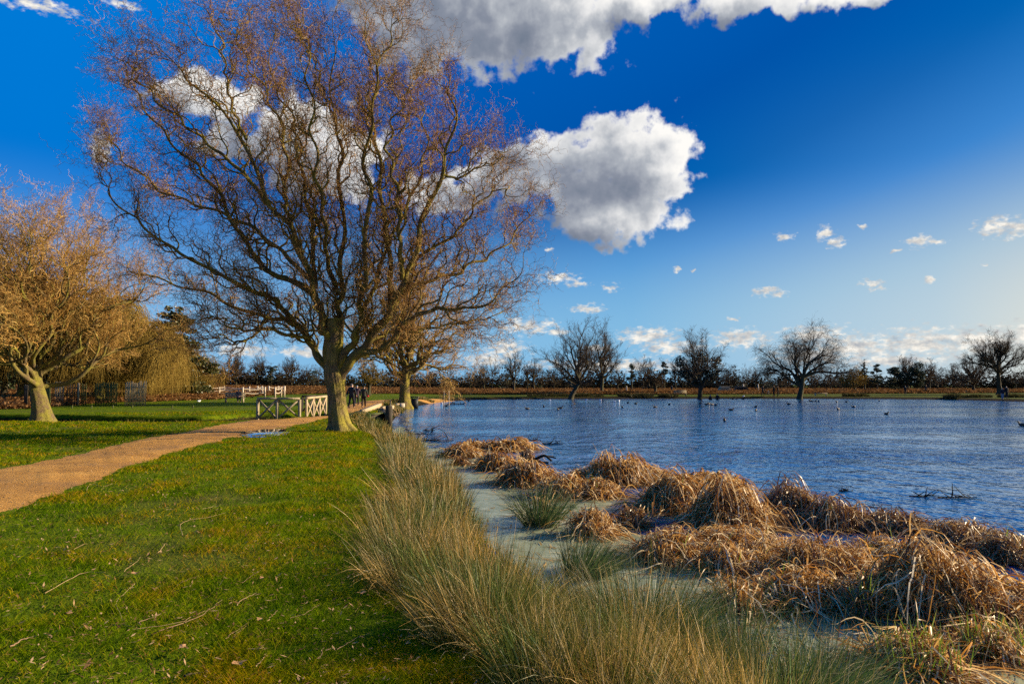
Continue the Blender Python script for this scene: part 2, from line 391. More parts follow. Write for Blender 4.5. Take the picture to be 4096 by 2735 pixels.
# path
t = np.linspace(0,1,9)
PP = PRw[:,None,:]*(1-t)[None,:,None] + PLw[:,None,:]*t[None,:,None]
jag = .10*fbm(np.arange(260)*.5, np.zeros(260),3)+.10*vnoise(np.arange(260)*1.7, np.ones(260))
dirn = nrm(PLw-PRw)
PP[:,0] += dirn*jag[:,None]*1.2; PP[:,-1] += dirn*jag[::-1,None]*1.8
pz = gz(PP[...,0].ravel(), PP[...,1].ravel()).reshape(PP.shape[:2])
crown = np.array([-.015,.012,.03,.038,.04,.038,.03,.012,-.015])
wz_ = np.maximum(1, np.hypot(PP[...,0],PP[...,1])/35)
pq_=1-sstep(np.hypot((PP[...,0]-PUD[0])/(PUD[2]*1.2),(PP[...,1]-PUD[1])/(PUD[3]*1.3)),.9,1.6)
V = np.concatenate([PP, (pz+crown[None,:]*wz_*(1-pq_)+.004*pq_)[...,None]], -1).reshape(-1,3)
idx = np.arange(260*9).reshape(260,9); Q = np.stack([idx[:-1,:-1],idx[1:,:-1],idx[1:,1:],idx[:-1,1:]],-1).reshape(-1,4)
m,nt,out = new_mat('hoggin'); k=NT(nt)
pos = k.n('ShaderNodeNewGeometry').outputs['Position']
n_a = k.noise(pos, 1.1, 5, .65); n_b = k.noise(pos, 38, 3, .75); n_c = k.noise(pos, .55, 5, .6)
col = k.ramp(n_a, [(.3,(.27,.125,.022)),(.5,(.42,.205,.036)),(.72,(.55,.29,.06))])
col = k.mix(k.ramp(n_b,[(.36,(.8,.8,.8)),(.44,(0,0,0))]), col, (.12,.065,.03))
col = k.mix(k.ramp(n_b,[(.60,(0,0,0)),(.66,(.7,.7,.7))]), col, (.62,.40,.15))
col = k.mix(k.ramp(n_c,[(.50,(0,0,0)),(.66,(.75,.75,.75))]), col, (.19,.10,.035))
b = k.n('ShaderNodeBsdfPrincipled', i_Roughness=.8, i_Base_Color=col); b.inputs['Specular IOR Level'].default_value=.2
k.link(k.n('ShaderNodeBump', i_Strength=1., i_Distance=.05, i_Height=k.math('MULTIPLY_ADD', n_b, .4, n_a)).outputs[0], b.inputs['Normal'])
k.link(b.outputs[0], out.inputs[0])
path_z = lambda x,y: gz1(x,y)+.045
tag(obj('path', mesh('path', V, Q, m, True)), kind='structure')
# puddle
pc = at(1068,1727,.05); a_ = np.linspace(0,2*np.pi,64,endpoint=False)
rr = 1+.10*vnoise(np.cos(a_)*2+5,np.sin(a_)*2+5)+.05*vnoise(np.cos(a_)*7+5,np.sin(a_)*7+5)
pw_ = (at(1150,1727,0)-at(985,1727,0))[0]/2; ph_ = abs(at(1068,1713,0)[1]-at(1068,1741,0)[1])/2
px_ = pc[0]+np.cos(a_)*rr*pw_ - np.sin(a_)*.5; py_ = pc[1]+np.sin(a_)*rr*ph_+np.cos(a_)*.35
zt = PUDZ+.016
rim = np.stack([px_,py_,np.full(64,zt)],1); V = np.vstack([[pc[0],pc[1],zt], rim, rim*[1,1,1]-[0,0,.12]])
T = [[0,1+i,1+(i+1)%64] for i in range(64)]; Q=[[1+i,65+i,65+(i+1)%64,1+(i+1)%64] for i in range(64)]
m,nt,out = new_mat('puddle_water'); k=NT(nt)
b = k.n('ShaderNodeBsdfGlossy', i_Roughness=.03); b.inputs['Color'].default_value=(.95,.95,.95,1)
k.link(b.outputs[0], out.inputs[0])
tag(obj('puddle', mesh('puddle', V, [np.array(Q),np.array(T)], m)), 'shallow puddle of sky-blue rainwater at the edge of the sandy path','puddle', kind='structure')

# duckweed scum: thin sheet on the water along the near reeds
sc_px = [(1566,1735),(1600,1700),(1640,1725),(1700,1745),(1800,1790),(1900,1820),(2000,1850),(2090,1880),(2180,1900),(2330,1885),(2430,1905),(2540,2010),(2800,2130),(3100,2190),(3400,2230),(3800,2330),(4096,2400),(4500,2500)]
outer = catmull([at(x,y,WZ)[:2] for x,y in sc_px], 160)
inner = catmull([tuple(q) for q in near[3:]]+[(2.6,4.1),(4.5,3.7)], 160) 
tt = np.linspace(0,1,24); S = inner[:,None]*(1-tt)[None,:,None]+outer[:,None]*tt[None,:,None]
S[:,:4] -= (S[:,4:5]-S[:,:1])*0.0
V = np.concatenate([S, np.full((160,24,1),WZ+.006)],-1).reshape(-1,3)
idx = np.arange(160*24).reshape(160,24); Q = np.stack([idx[:-1,:-1],idx[:-1,1:],idx[1:,1:],idx[1:,:-1]],-1).reshape(-1,4)
cover = np.repeat((1-np.clip((tt-.35)/.65,0,1))[None],160,0).ravel()
m,nt,out = new_mat('duckweed_scum'); k=NT(nt)
pos = k.n('ShaderNodeNewGeometry').outputs['Position']
n_a = k.noise(pos, .8, 6, .62); n_b = k.noise(pos, 5, 4, .6); n_d = k.noise(pos, 60, 2, .6)
col = k.ramp(n_b, [(.3,(.17,.20,.105)),(.55,(.27,.30,.18)),(.75,(.36,.38,.26))])
col = k.mix(k.ramp(n_d,[(.5,(0,0,0)),(.75,(.5,.5,.5))]), col, (.08,.11,.03))
b = k.n('ShaderNodeBsdfPrincipled', i_Base_Color=col, i_Roughness=.32); b.inputs['Specular IOR Level'].default_value=.6
k.link(k.n('ShaderNodeBump', i_Strength=.25, i_Distance=.01, i_Height=n_b).outputs[0], b.inputs['Normal'])
tr = k.n('ShaderNodeBsdfTransparent')
at_ = k.n('ShaderNodeAttribute', attribute_name='cover').outputs['Fac']
fac = k.ramp(k.math('MULTIPLY_ADD', at_, .30, k.math('MULTIPLY_ADD', n_b, .25, n_a)), [(.70,(0,0,0)),(.80,(1,1,1))])
mx = k.n('ShaderNodeMixShader', i_0=fac); k.link(tr.outputs[0],mx.inputs[1]); k.link(b.outputs[0],mx.inputs[2]); k.link(mx.outputs[0],out.inputs[0])
dme = mesh('duckweed', V, Q, m); dme.attributes.new('cover','FLOAT','POINT').data.foreach_set('value', cover.astype(np.float32))
tag(obj('duckweed', dme), 'grey-green scum of duckweed lying on the still water between the reeds','duckweed', kind='stuff')
# ---------- trees ----------
def perp(D, rg):
    r = rg.normal(size=D.shape); u = nrm(np.cross(D, r)); return u, np.cross(D,u)
def grow(S, D, L, N, rg, wig=.3, freq=3., trop=(0,0,0), jit=.05):
    """polylines from S along D, length L (M), N points, corkscrew of amplitude wig and `freq` rad/m"""
    M = len(S); D = nrm(D); u,v = perp(D, rg); seg = (L/(N-1))[:,None]
    ph = rg.random((M,2))*6.28; fr = freq*(.7+.6*rg.random((M,2)))
    P = np.empty((M,N,3)); P[:,0] = S; d = D.copy(); tr = np.asarray(trop,float)
    for i in range(1,N):
        s = (i-.5)*seg[:,0]
        w_ = wig*(np.cos(fr[:,0]*s+ph[:,0])[:,None]*u + np.sin(fr[:,1]*s+ph[:,1])[:,None]*v) + rg.normal(0,jit,(M,3))
        P[:,i] = P[:,i-1] + nrm(d+w_)*seg
        d = nrm(d + tr*seg)
    return P
def spawn(P, Rr, n, rg, t0=.25, t1=1., ang=(30,60), bias=0., up=0., tip=False):
    """n children on each polyline: start, direction, parent radius, position along"""
    M,N,_ = P.shape
    t = t0+(t1-t0)*(np.arange(n)[None,:]+rg.random((M,n)))/n
    if tip: t[:,-1] = .999
    f = np.clip(t*(N-1),0,N-1.001); i = f.astype(int); f = (f-i)[...,None]; mi = np.arange(M)[:,None]
    S = P[mi,i]*(1-f)+P[mi,i+1]*f; T = nrm(P[mi,i+1]-P[mi,i]); Rp = Rr[mi,i]*(1-f[...,0])+Rr[mi,i+1]*f[...,0]
    S = S.reshape(-1,3); T = T.reshape(-1,3); u,v = perp(T, rg); a = rg.random(len(S))*6.28
    th = np.radians(rg.uniform(ang[0],ang[1],len(S)))[:,None]
    D = np.cos(th)*T+np.sin(th)*(np.cos(a)[:,None]*u+np.sin(a)[:,None]*v)
    D = nrm(D+np.array([0,0,up])+bias*T)
    return S, D, Rp.ravel(), t.ravel()
def taper(R0, N, end=.25, pw=1.): 
    t = np.linspace(0,1,N)[None,:]**pw
    return np.asarray(R0)[:,None]*(1-t*(1-end))
def bark(name, c1, c2, moss=None, mossf=.5, scale=3., bs=.9):
    m,nt,out = new_mat(name); k=NT(nt)
    pos = k.n('ShaderNodeNewGeometry').outputs['Position']
    st = k.n('ShaderNodeMapping', i_Vector=pos, i_Scale=(1,1,.16)).outputs[0]
    nv = k.noise(st, 22*scale/3, 5, .7); nl = k.noise(pos, 1.3*scale/3, 4, .6)
    col = k.ramp(nv, [(.32,c1),(.62,c2)])
    if moss:
        col = k.mix(k.math('MULTIPLY', k.ramp(nl,[(.38,(0,0,0)),(.60,(1,1,1))]), k.math('MULTIPLY', k.math('MULTIPLY_ADD', k.n('ShaderNodeSeparateXYZ', i_0=k.n('ShaderNodeNewGeometry').outputs['Normal']).outputs[0], .5, .5), mossf*1.3), clamp=True), col, k.ramp(nv,[(.3,tuple(q*.45 for q in moss)),(.65,moss)]))  # moss tint, stronger on the right: that side's sunlight put into the colour
    b = k.n('ShaderNodeBsdfPrincipled', i_Roughness=.85, i_Base_Color=col); b.inputs['Specular IOR Level'].default_value=.2
    k.link(k.n('ShaderNodeBump', i_Strength=bs, i_Distance=.05, i_Height=nv).outputs[0], b.inputs['Normal'])
    k.link(b.outputs[0], out.inputs[0]); return m
def trunk_loft(cx, rad, K=56, ridge=.07, flare=None, rg=rng):
    """cx (n,3) centres, rad (n) -> V,Q fluted trunk"""
    n = len(cx); a = np.linspace(0,2*np.pi,K,endpoint=False)
    V = np.empty((n,K,3))
    for i in range(n):
        z = cx[i,2]; ph = z*.35
        r = rad[i]*(1+ridge*vnoise(np.cos(a)*2.2+9+z*.25, np.sin(a)*2.2+9+z*.2)+ridge*.45*vnoise(np.cos(a+ph*.3)*7+20, np.sin(a+ph*.3)*7+20+z*.6, 1))
        if flare is not None: r = r*(1+flare[i]*(.5+.5*np.cos(a*5+1.1+.5*vnoise(np.cos(a)+3,np.sin(a)+3)))) 
        V[i,:,0] = cx[i,0]+np.cos(a)*r; V[i,:,1] = cx[i,1]+np.sin(a)*r; V[i,:,2] = cx[i,2]
    idx = np.arange(n*K).reshape(n,K); A=idx[:-1]; B=idx[1:]
    return V.reshape(-1,3), np.stack([A,np.roll(A,-1,1),np.roll(B,-1,1),B],-1).reshape(-1,4)

twig_main = leafy('twig_redbrown', [(0,(.06,.025,.008)),(.3,(.16,.068,.016)),(.6,(.27,.135,.030)),(.85,(.40,.23,.06)),(1,(.52,.35,.12))], trans=0, gloss=.02, rough=.5)
twig_gold = leafy('twig_golden', [(0,(.16,.080,.018)),(.4,(.36,.19,.042)),(.75,(.51,.30,.075)),(1,(.62,.42,.14))], trans=0, gloss=.02, rough=.5)
twig_grey = leafy('twig_grey', [(0,(.035,.024,.015)),(.5,(.075,.052,.034)),(1,(.13,.095,.06))], trans=0, gloss=.0)
twig_ochre = leafy('twig_ochre', [(0,(.09,.055,.012)),(.5,(.21,.135,.028)),(1,(.34,.24,.06))], trans=.15, gloss=.0)
bark_main = bark('bark_willow', (.016,.011,.006), (.20,.135,.07), (.32,.27,.03), .8)
bark_limb = bark('bark_limb', (.030,.020,.009), (.17,.115,.05), (.27,.22,.022), .9, 5)
bark_far = bark('bark_far', (.020,.015,.009), (.075,.056,.034), (.07,.07,.015), .6, 1.5)
bark_pale = bark('bark_pale', (.022,.016,.008), (.19,.13,.06), (.25,.22,.03), .8, 5)

# the big contorted willow: limbs follow the photograph, each with its own depth
B0 = np.array([*at(1352,1722,0)[:2], 0.0]); YT = B0[1]; B0[2] = gz1(B0[0],B0[1])
LIMBS = [ # pixels, start radius, depth reached at the tip
 ([(1330,1500),(1300,1462),(1253,1397),(1230,1344),(1182,1292),(1124,1273),(1048,1268),(900,1205),(760,1150),(600,1110),(490,1060)], .23, 2.0),
 ([(1330,1500),(1311,1430),(1306,1344),(1287,1306),(1268,1200),(1240,1120),(1190,980),(1148,893),(1059,786),(979,571),(854,411),(740,310),(640,190)], .26, -2.5),
 ([(1345,1500),(1330,1411),(1363,1330),(1354,1239),(1363,1158),(1371,982),(1362,714),(1362,571),(1335,464),(1327,268),(1345,60)], .21, 1.8),
 ([(1350,1500),(1365,1444),(1406,1378),(1430,1325),(1445,1230),(1455,1100),(1478,804),(1460,625),(1496,446),(1496,268),(1455,40)], .23, -2.0),
 ([(1358,1510),(1385,1465),(1430,1416),(1478,1363),(1540,1277),(1574,1210),(1617,1120),(1655,1029),(1693,875),(1764,696),(1809,536),(1809,402),(1785,320)], .30, -1.2),
 ([(1400,1450),(1445,1416),(1502,1406),(1569,1359),(1622,1287),(1689,1253),(1746,1234),(1823,1234),(1909,1225),(2020,1160),(2090,1050)], .19, -2.6),
 ([(1545,1270),(1575,1235),(1622,1167),(1717,1120),(1813,1096),(1909,1048),(1990,1005),(2090,900),(2125,820)], .15, 2.6),
 ([(1600,1160),(1630,1090),(1700,1010),(1818,940),(1907,821),(1996,759),(2060,790)], .11, .5),
 ([(1230,1344),(1158,1268),(1096,1200),(1000,1160),(850,1080),(700,1000),(570,900),(450,790),(400,700)], .15, -3.2),
 ([(1262,1180),(1180,1130),(1068,1080),(961,938),(871,768),(782,661),(657,536),(560,400),(470,300)], .16, 2.8),
 ([(1262,1150),(1250,1000),(1246,893),(1211,714),(1193,571),(1157,446),(1086,313),(1100,60)], .13, 3.2),
 ([(1205,1010),(1160,880),(1140,786),(1145,600),(1080,400),(985,250),(940,110)], .12, .6),
 ([(1560,1230),(1560,1050),(1532,848),(1514,625),(1487,491),(1510,300),(1570,130),(1590,60)], .14, 2.8),
 ([(1610,1120),(1600,990),(1595,848),(1577,714),(1550,580),(1590,446),(1650,340)], .12, -2.8),
 ([(1764,696),(1836,714),(1907,669),(1990,640),(2010,600)], .06, .6),
 ([(1090,840),(980,700),(850,590),(720,480),(560,330),(520,230)], .10, -1.6),
 ([(1250,1130),(1130,1010),(990,900),(820,830),(640,760),(480,620),(430,520)], .12, 3.6),
 ([(1355,1180),(1310,1050),(1300,900),(1270,720),(1250,500),(1230,250),(1200,60)], .12, -3.5),
 ([(1440,1250),(1500,1150),(1540,1000),(1640,800),(1700,620),(1690,450),(1650,360)], .12, 4.0),
 ([(1478,1363),(1560,1330),(1640,1330),(1740,1310),(1850,1290),(1960,1270),(2040,1230)], .10, 3.2),
 ([(1240,1350),(1150,1340),(1060,1310),(960,1320),(870,1270),(790,1290)], .10, -2.4),
 ([(1060,1275),(1020,1340),(940,1370),(880,1340),(820,1380)], .07, 1.0),
 ([(985,560),(930,430),(900,280),(880,140),(900,60)], .07, -2.0),
 ([(1340,480),(1290,350),(1240,200),(1150,90)], .06, 2.4),
]
tree = empty('willow_tree', B0)
tag(tree, 'biggest contorted willow, thick mossy forked trunk on the lawn, red-brown twigs', 'tree')
rg = np.random.default_rng(11)
# trunk
zz = np.concatenate([np.linspace(-.25,.9,16), np.linspace(1.0,4.25,26)])
tp = [(1722,1372,.56),(1690,1360,.43),(1640,1350,.39),(1598,1347,.365),(1540,1340,.40),(1500,1337,.47),(1470,1334,.42)]
tz = [H+ray(2048,p[0])[2]/ray(2048,p[0])[1]*YT for p in tp]; txx = [atY(p[1],p[0],YT)[0] for p in tp]
zabs = zz+B0[2]
cxv = np.stack([np.interp(zabs, tz, txx)-B0[0], np.zeros(len(zz)), zz],1)
fr = np.interp(zabs, tz, [p[2]*.88 for p in tp]); fr = np.where(zz<.1, fr*(1+(.1-zz)*.6), fr)
fl = np.clip(.34*np.exp(-np.maximum(zz,0)/.42), 0,.5)
V,Q = trunk_loft(cxv, fr, 72, .13, fl)
obj('trunk', mesh('trunk', V, Q, bark_main, True), tree)
LP=[]; LR=[]
for pts, r0, dy in LIMBS:
    n=len(pts); ys = YT + dy*(np.linspace(0,1,n)**1.2)
    if pts[0][1] < 1440:  # starts on another limb: begin at that depth
        base = min(((abs(pts[0][0]-q[0])+abs(pts[0][1]-q[1])), YT+d2*((j/(len(pp)-1))**1.2)) for pp,_,d2 in LIMBS for j,q in enumerate(pp) if pp is not pts)[1]
        ys = base + (YT+dy-base)*np.linspace(0,1,n)
    w3 = np.array([atY(p[0],p[1],y) for p,y in zip(pts,ys)]) - B0
    P = catmull(w3, 60)
    s_ = np.linspace(0,1,60); amp = .035+.11*s_
    P[1:] += (amp[:,None]*np.stack([np.sin(s_*47+r0*99), np.cos(s_*39+r0*77), .5*np.sin(s_*43+1)],1))[1:]*np.minimum(1,s_[1:,None]*6)
    r = r0*.66*(1-s_)**.95+.012
    r *= 1+.06*np.sin(s_*60+r0*50)
    LP.append(P); LR.append(r)
    V,Q = tubes(P[None], r[None], 14)
    obj('limb', mesh('limb', V, Q, bark_limb, True), tree)
LP=np.array(LP); LR=np.array(LR)
LL = np.linalg.norm(np.diff(LP,axis=1),axis=2).sum(1)
# secondary branches
def reach(P,Rr,LL,n_per_m,**kw):
    out=[]
    for p,r,l in zip(P,Rr,LL):
        out.append(spawn(p[None],r[None],max(3,int(l*n_per_m)),rg,**kw))
    return [np.concatenate([o[i] for o in out]) for i in range(4)]
S,Dr,Rp,tt = reach(LP,LR,LL,2.3,t0=.14,ang=(22,60),up=.25,bias=.25,tip=True)
L2 = (2.7-1.15*tt)*rg.uniform(.65,1.25,len(S)); R2 = np.minimum(Rp*.55,.045)+.004
P2 = grow(S,Dr,L2,22,rg,wig=.55,freq=5.0,trop=(0,0,.10),jit=.10); R2v = taper(R2,22,.22)
S,Dr,Rp,tt = spawn(P2,R2v,9,rg,t0=.12,ang=(25,65),up=.15,bias=.2,tip=True)
L3 = rg.uniform(.6,1.5,len(S)); P3 = grow(S,Dr,L3,13,rg,wig=.75,freq=9,trop=(0,0,.08),jit=.14); R3v = taper(np.minimum(Rp*.6,.013)+.003,13,.35)
S,Dr,Rp,tt = spawn(P3,R3v,8,rg,t0=.1,ang=(25,75),up=.05,bias=.15,tip=True)
L4 = rg.uniform(.35,.95,len(S)); P4 = grow(S,Dr,L4,9,rg,wig=.95,freq=15,trop=(0,0,-.05),jit=.18); R4v = taper(np.full(len(S),.0054),9,.5)
print('willow', len(P2),len(P3),len(P4))
g = G()
V,Q = tubes(P2,R2v,5); g.add(V,Q=Q)
obj('branches', g.mesh('branches', bark_limb, True), tree)
g = G()
for P_,R_,K_ in ((P3,R3v,4),(P4,R4v,3)):
    V,Q = tubes(P_,R_,K_); g.add(V,Q=Q)
obj('crown', g.mesh('crown', twig_main, True), tree)

def leaf_cloud(cs, rs, n, size, rg, flat=.7):
    """n small random leaf faces spread through ellipsoids"""
    cs=np.asarray(cs,float); rs=np.asarray(rs,float)
    wgt = (rs.prod(1))**(2/3); i = rg.choice(len(cs), n, p=wgt/wgt.sum())
    d = nrm(rg.normal(size=(n,3)))*(rg.random((n,1))**.4)
    c = cs[i]+d*rs[i]; a = nrm(rg.normal(size=(n,3))*[1,1,flat]); b = nrm(np.cross(a, rg.normal(size=(n,3))))
    s = size*rg.uniform(.5,1.4,(n,1))
    V = np.stack([c-a*s, c+b*s*.45, c+a*s, c-b*s*.45],1).reshape(-1,3)
    return V, np.arange(4*n).reshape(n,4)
def make_tree(name, label, cat, loc, h, crown_r, seed, tw, trunk_r=.35, fork=.28, nl=9, spread=(15,60), droop=0., wig=.25, dens=(6,6,6), bk=None, twr=.012, ivy=None, lean=(0,0), group=None, contort=False, up2=.25, oak=0., asp=1.):
    """a bare tree: trunk, limbs that fork from it, twigs.  h = height, crown_r = half width"""
    rg = np.random.default_rng(seed); root = empty(name, loc); tag(root, label, cat, group); bk = bk or bark_far
    zf = h*fork; n=14; z = np.linspace(-.3,zf*1.15,n); t=z/zf
    cx = np.stack([lean[0]*np.clip(t,0,2)**1.3+.08*np.sin(z*.9+seed), lean[1]*np.clip(t,0,2)+.06*np.cos(z*.8), z],1)
    rd = trunk_r*(1-.25*np.clip(t,0,1.2)+.5*np.exp(-np.maximum(z,0)/.35))
    V,Q = trunk_loft(cx, rd, 36, .17, .25*np.exp(-np.maximum(z,0)/.5))
    g = G(); g.add(V,Q=Q)
    S = cx[np.clip(rg.integers(n-5,n,nl),0,n-1)].copy(); a = np.arange(nl)*2.4+rg.random(nl)*.8
    th = np.radians(np.linspace(spread[0],spread[1],nl)*rg.uniform(.85,1.1,nl))
    D = np.stack([np.sin(th)*np.cos(a)*1.0, np.sin(th)*np.sin(a)*asp, np.cos(th)],1)
    # reach so that the crown fills an ellipse of crown_r by h-zf
    L = 1/np.sqrt((np.sin(th)/crown_r)**2+(np.cos(th)/(h-zf))**2)*rg.uniform(.75,.95,nl)
    w1,f1 = (.45,1.6) if contort else (wig,1.1)
    P1 = grow(S,D,L,22,rg,wig=w1,freq=f1,trop=(0,0,-.02-.06*droop+.02*(not droop)),jit=.06); R1 = taper(trunk_r*rg.uniform(.38,.6,nl)*(.62 if nl>18 else 1),22,.12)
    V,Q = tubes(P1,R1,8); g.add(V,Q=Q)
    sc_ = h/14.
    S,D,Rp,tt = spawn(P1,R1,dens[0],rg,t0=.18,ang=(25,60),up=up2,bias=.25,tip=True)
    L2 = L.repeat(dens[0])*(.52-.25*tt)*rg.uniform(.7,1.3,len(S))
    P2 = grow(S,D,L2,12,rg,wig=.5 if contort else wig*1.2,freq=3.2,trop=(0,0,.05-.25*droop),jit=.1); R2 = taper(np.minimum(Rp*.6,.08*sc_)+.006,12,.25)
    V,Q = tubes(P2,R2,5); g.add(V,Q=Q)
    obj('trunk', g.mesh('trunk', bk, True), root)
    g = G()
    S,D,Rp,tt = spawn(P2,R2,dens[1],rg,t0=.15,ang=(25,65),up=up2*.6,bias=.2,tip=True)
    L3 = L2.repeat(dens[1])*(.55-.2*tt)*rg.uniform(.6,1.3,len(S))
    P3 = grow(S,D,L3,8,rg,wig=.7 if contort else .35,freq=6,trop=(0,0,.05-.7*droop),jit=.12); R3 = taper(np.minimum(Rp*.6,twr*2.2)+twr*.3,8,.35)
    V,Q = tubes(P3,R3,3); g.add(V,Q=Q)
    if dens[2]:
        S,D,Rp,tt = spawn(P3,R3,dens[2],rg,t0=.1,ang=(20,65),up=.1-.2*droop,bias=.2,tip=True)
        L4 = np.clip(L3.repeat(dens[2])*.6,.25,1.5)*rg.uniform(.6,1.3,len(S))*(1+1.6*(droop>.3))
        P4 = grow(S,D,L4,7 if contort or droop>.3 else 5,rg,wig=.9 if contort else .35,freq=12 if contort else 6,trop=(0,0,-1.8*droop),jit=.15)
        V,Q = tubes(P4,taper(np.full(len(S),twr*.75),P4.shape[1],.5),3); g.add(V,Q=Q)
    obj('crown', g.mesh('crown', tw, True), root)
    if ivy:
        V,Q = leaf_cloud(ivy[0], ivy[1], ivy[2], .16, rg)
        obj('ivy', mesh('ivy', V, Q, ivy_mat), root)
    return root
ivy_mat = leafy('ivy_leaves', [(0,(.010,.016,.004)),(.6,(.022,.034,.008)),(1,(.045,.055,.014))], trans=.1, gloss=.06)
pine_mat = leafy('pine_needles', [(0,(.012,.020,.008)),(.6,(.026,.042,.014)),(1,(.05,.07,.022))], trans=.1, gloss=.04)
pine_gold = leafy('conifer_sprays', [(0,(.025,.032,.006)),(.6,(.065,.070,.012)),(1,(.12,.11,.02))], trans=.1, gloss=.04)
def pos_px(px, py_base, z=0.): 
    return gat(px, py_base)
def placed(px, Y):
    """a foot on the ground under column px at distance Y"""
    x = (px/4-512)/F*Y; x = x*CP if False else x
    return np.array([x, Y, gz1(x,Y)])
def hgt_at(py, Y, z0): return H + ray(2048,py)[2]/ray(2048,py)[1]*Y - z0

# second contorted willow, by the stream on the left
Yk = 35.5; pk = np.array([*atY(165,1668,Yk)[:2], 0]); pk[2]=gz1(pk[0],pk[1])
make_tree('willow_tree','golden contorted willow with a stout pale trunk left of the path, beside the ditch','tree', pk, hgt_at(735,Yk,pk[2]), 7.7, 21, twig_gold, trunk_r=.42, fork=.20, nl=26, spread=(2,74), dens=(10,9,9), bk=bark_pale, twr=.0098, contort=True, lean=(-.5,.2), up2=.55)
# third contorted willow, at the path bend behind the big one
Yn = 64.; pn = placed(1622,Yn)
make_tree('willow_tree','contorted willow with dark stout trunk at the path bend beside the litter bin','tree', pn, hgt_at(985,Yn,pn[2]), 9.6, 35, twig_gold, trunk_r=.52, fork=.21, nl=22, spread=(3,84), dens=(9,8,7), bk=bark_limb, twr=.014, contort=True, up2=.22)
# weeping willows behind on the left
def weeping(px, Y, ytop, halfw, seed, label, tw=None, n=5200):
    p = placed(px,Y); h = hgt_at(ytop,Y,p[2]); rg=np.random.default_rng(seed); root = empty('weeping_willow', p); tag(root,label,'tree','weeping willows behind the ditch')
    g=G(); z=np.linspace(-.3,h*.45,12); cx=np.stack([.2*np.sin(z*.6+seed),.2*np.cos(z*.5),z],1)
    V,Q = trunk_loft(cx, .55*(1-.4*z/(h*.45)+.4*np.exp(-np.maximum(z,0)/.4)), 18, .1); g.add(V,Q=Q)
    nl=14; a=np.arange(nl)*2.4; th=np.radians(np.linspace(5,68,nl)); D=np.stack([np.sin(th)*np.cos(a),np.sin(th)*np.sin(a),np.cos(th)],1)
    L=1/np.sqrt((np.sin(th)/halfw)**2+(np.cos(th)/(h*.66))**2)
    P1=grow(np.repeat(cx[-3:-2],nl,0),D,L,18,rg,wig=.25,freq=1.,trop=(0,0,-.05)); R1=taper(np.full(nl,.22),18,.15)
    V,Q=tubes(P1,R1,7); g.add(V,Q=Q)
    S,D,Rp,tt=spawn(P1,R1,12,rg,t0=.2,ang=(30,70),up=.15,tip=True); P2=grow(S,D,rg.uniform(1.2,3.2,len(S)),9,rg,wig=.3,freq=2,trop=(0,0,-.25)); R2=taper(np.full(len(S),.05),9,.3)
    V,Q=tubes(P2,R2,4); g.add(V,Q=Q); obj('trunk', g.mesh('trunk', bark_limb, True), root)
    k_=max(2,n//len(P2)); S,D,Rp,tt=spawn(P2,R2,k_,rg,t0=.1,ang=(20,90),tip=True)
    L3=np.minimum(rg.uniform(2,5.5,len(S)), np.maximum(S[:,2]-rg.uniform(.3,2.2,len(S)),.5))
    P3=grow(S,D,L3,9,rg,wig=.12,freq=2.,trop=(0,0,-1.6),jit=.05)
    g=G(); V,Q=tubes(P3,taper(np.full(len(S),.022),9,.4),3); g.add(V,Q=Q)
    S,D,Rp,tt=spawn(P3,taper(np.full(len(P3),.02),9,.4),3,rg,t0=.2,ang=(15,50)); P4=grow(S,D,rg.uniform(.5,1.5,len(S)),5,rg,wig=.12,freq=3,trop=(0,0,-3))
    V,Q=tubes(P4,taper(np.full(len(S),.015),5,.4),3); g.add(V,Q=Q)
    obj('crown', g.mesh('crown', tw or twig_ochre, True), root); return root
weeping(400,66,1225,8.5,5,'ochre weeping willow hanging over the pale fence panels, largest of the weepers')
weeping(90,62,1130,7.5,6,'olive weeping willow behind the golden willow at the picture edge')
weeping(545,76,1330,4.0,7,'ochre weeping willow standing in front of the dark conifer')
weeping(700,92,1400,5.2,8,'low spreading weeping willow to the right of the dark conifer', n=3000)
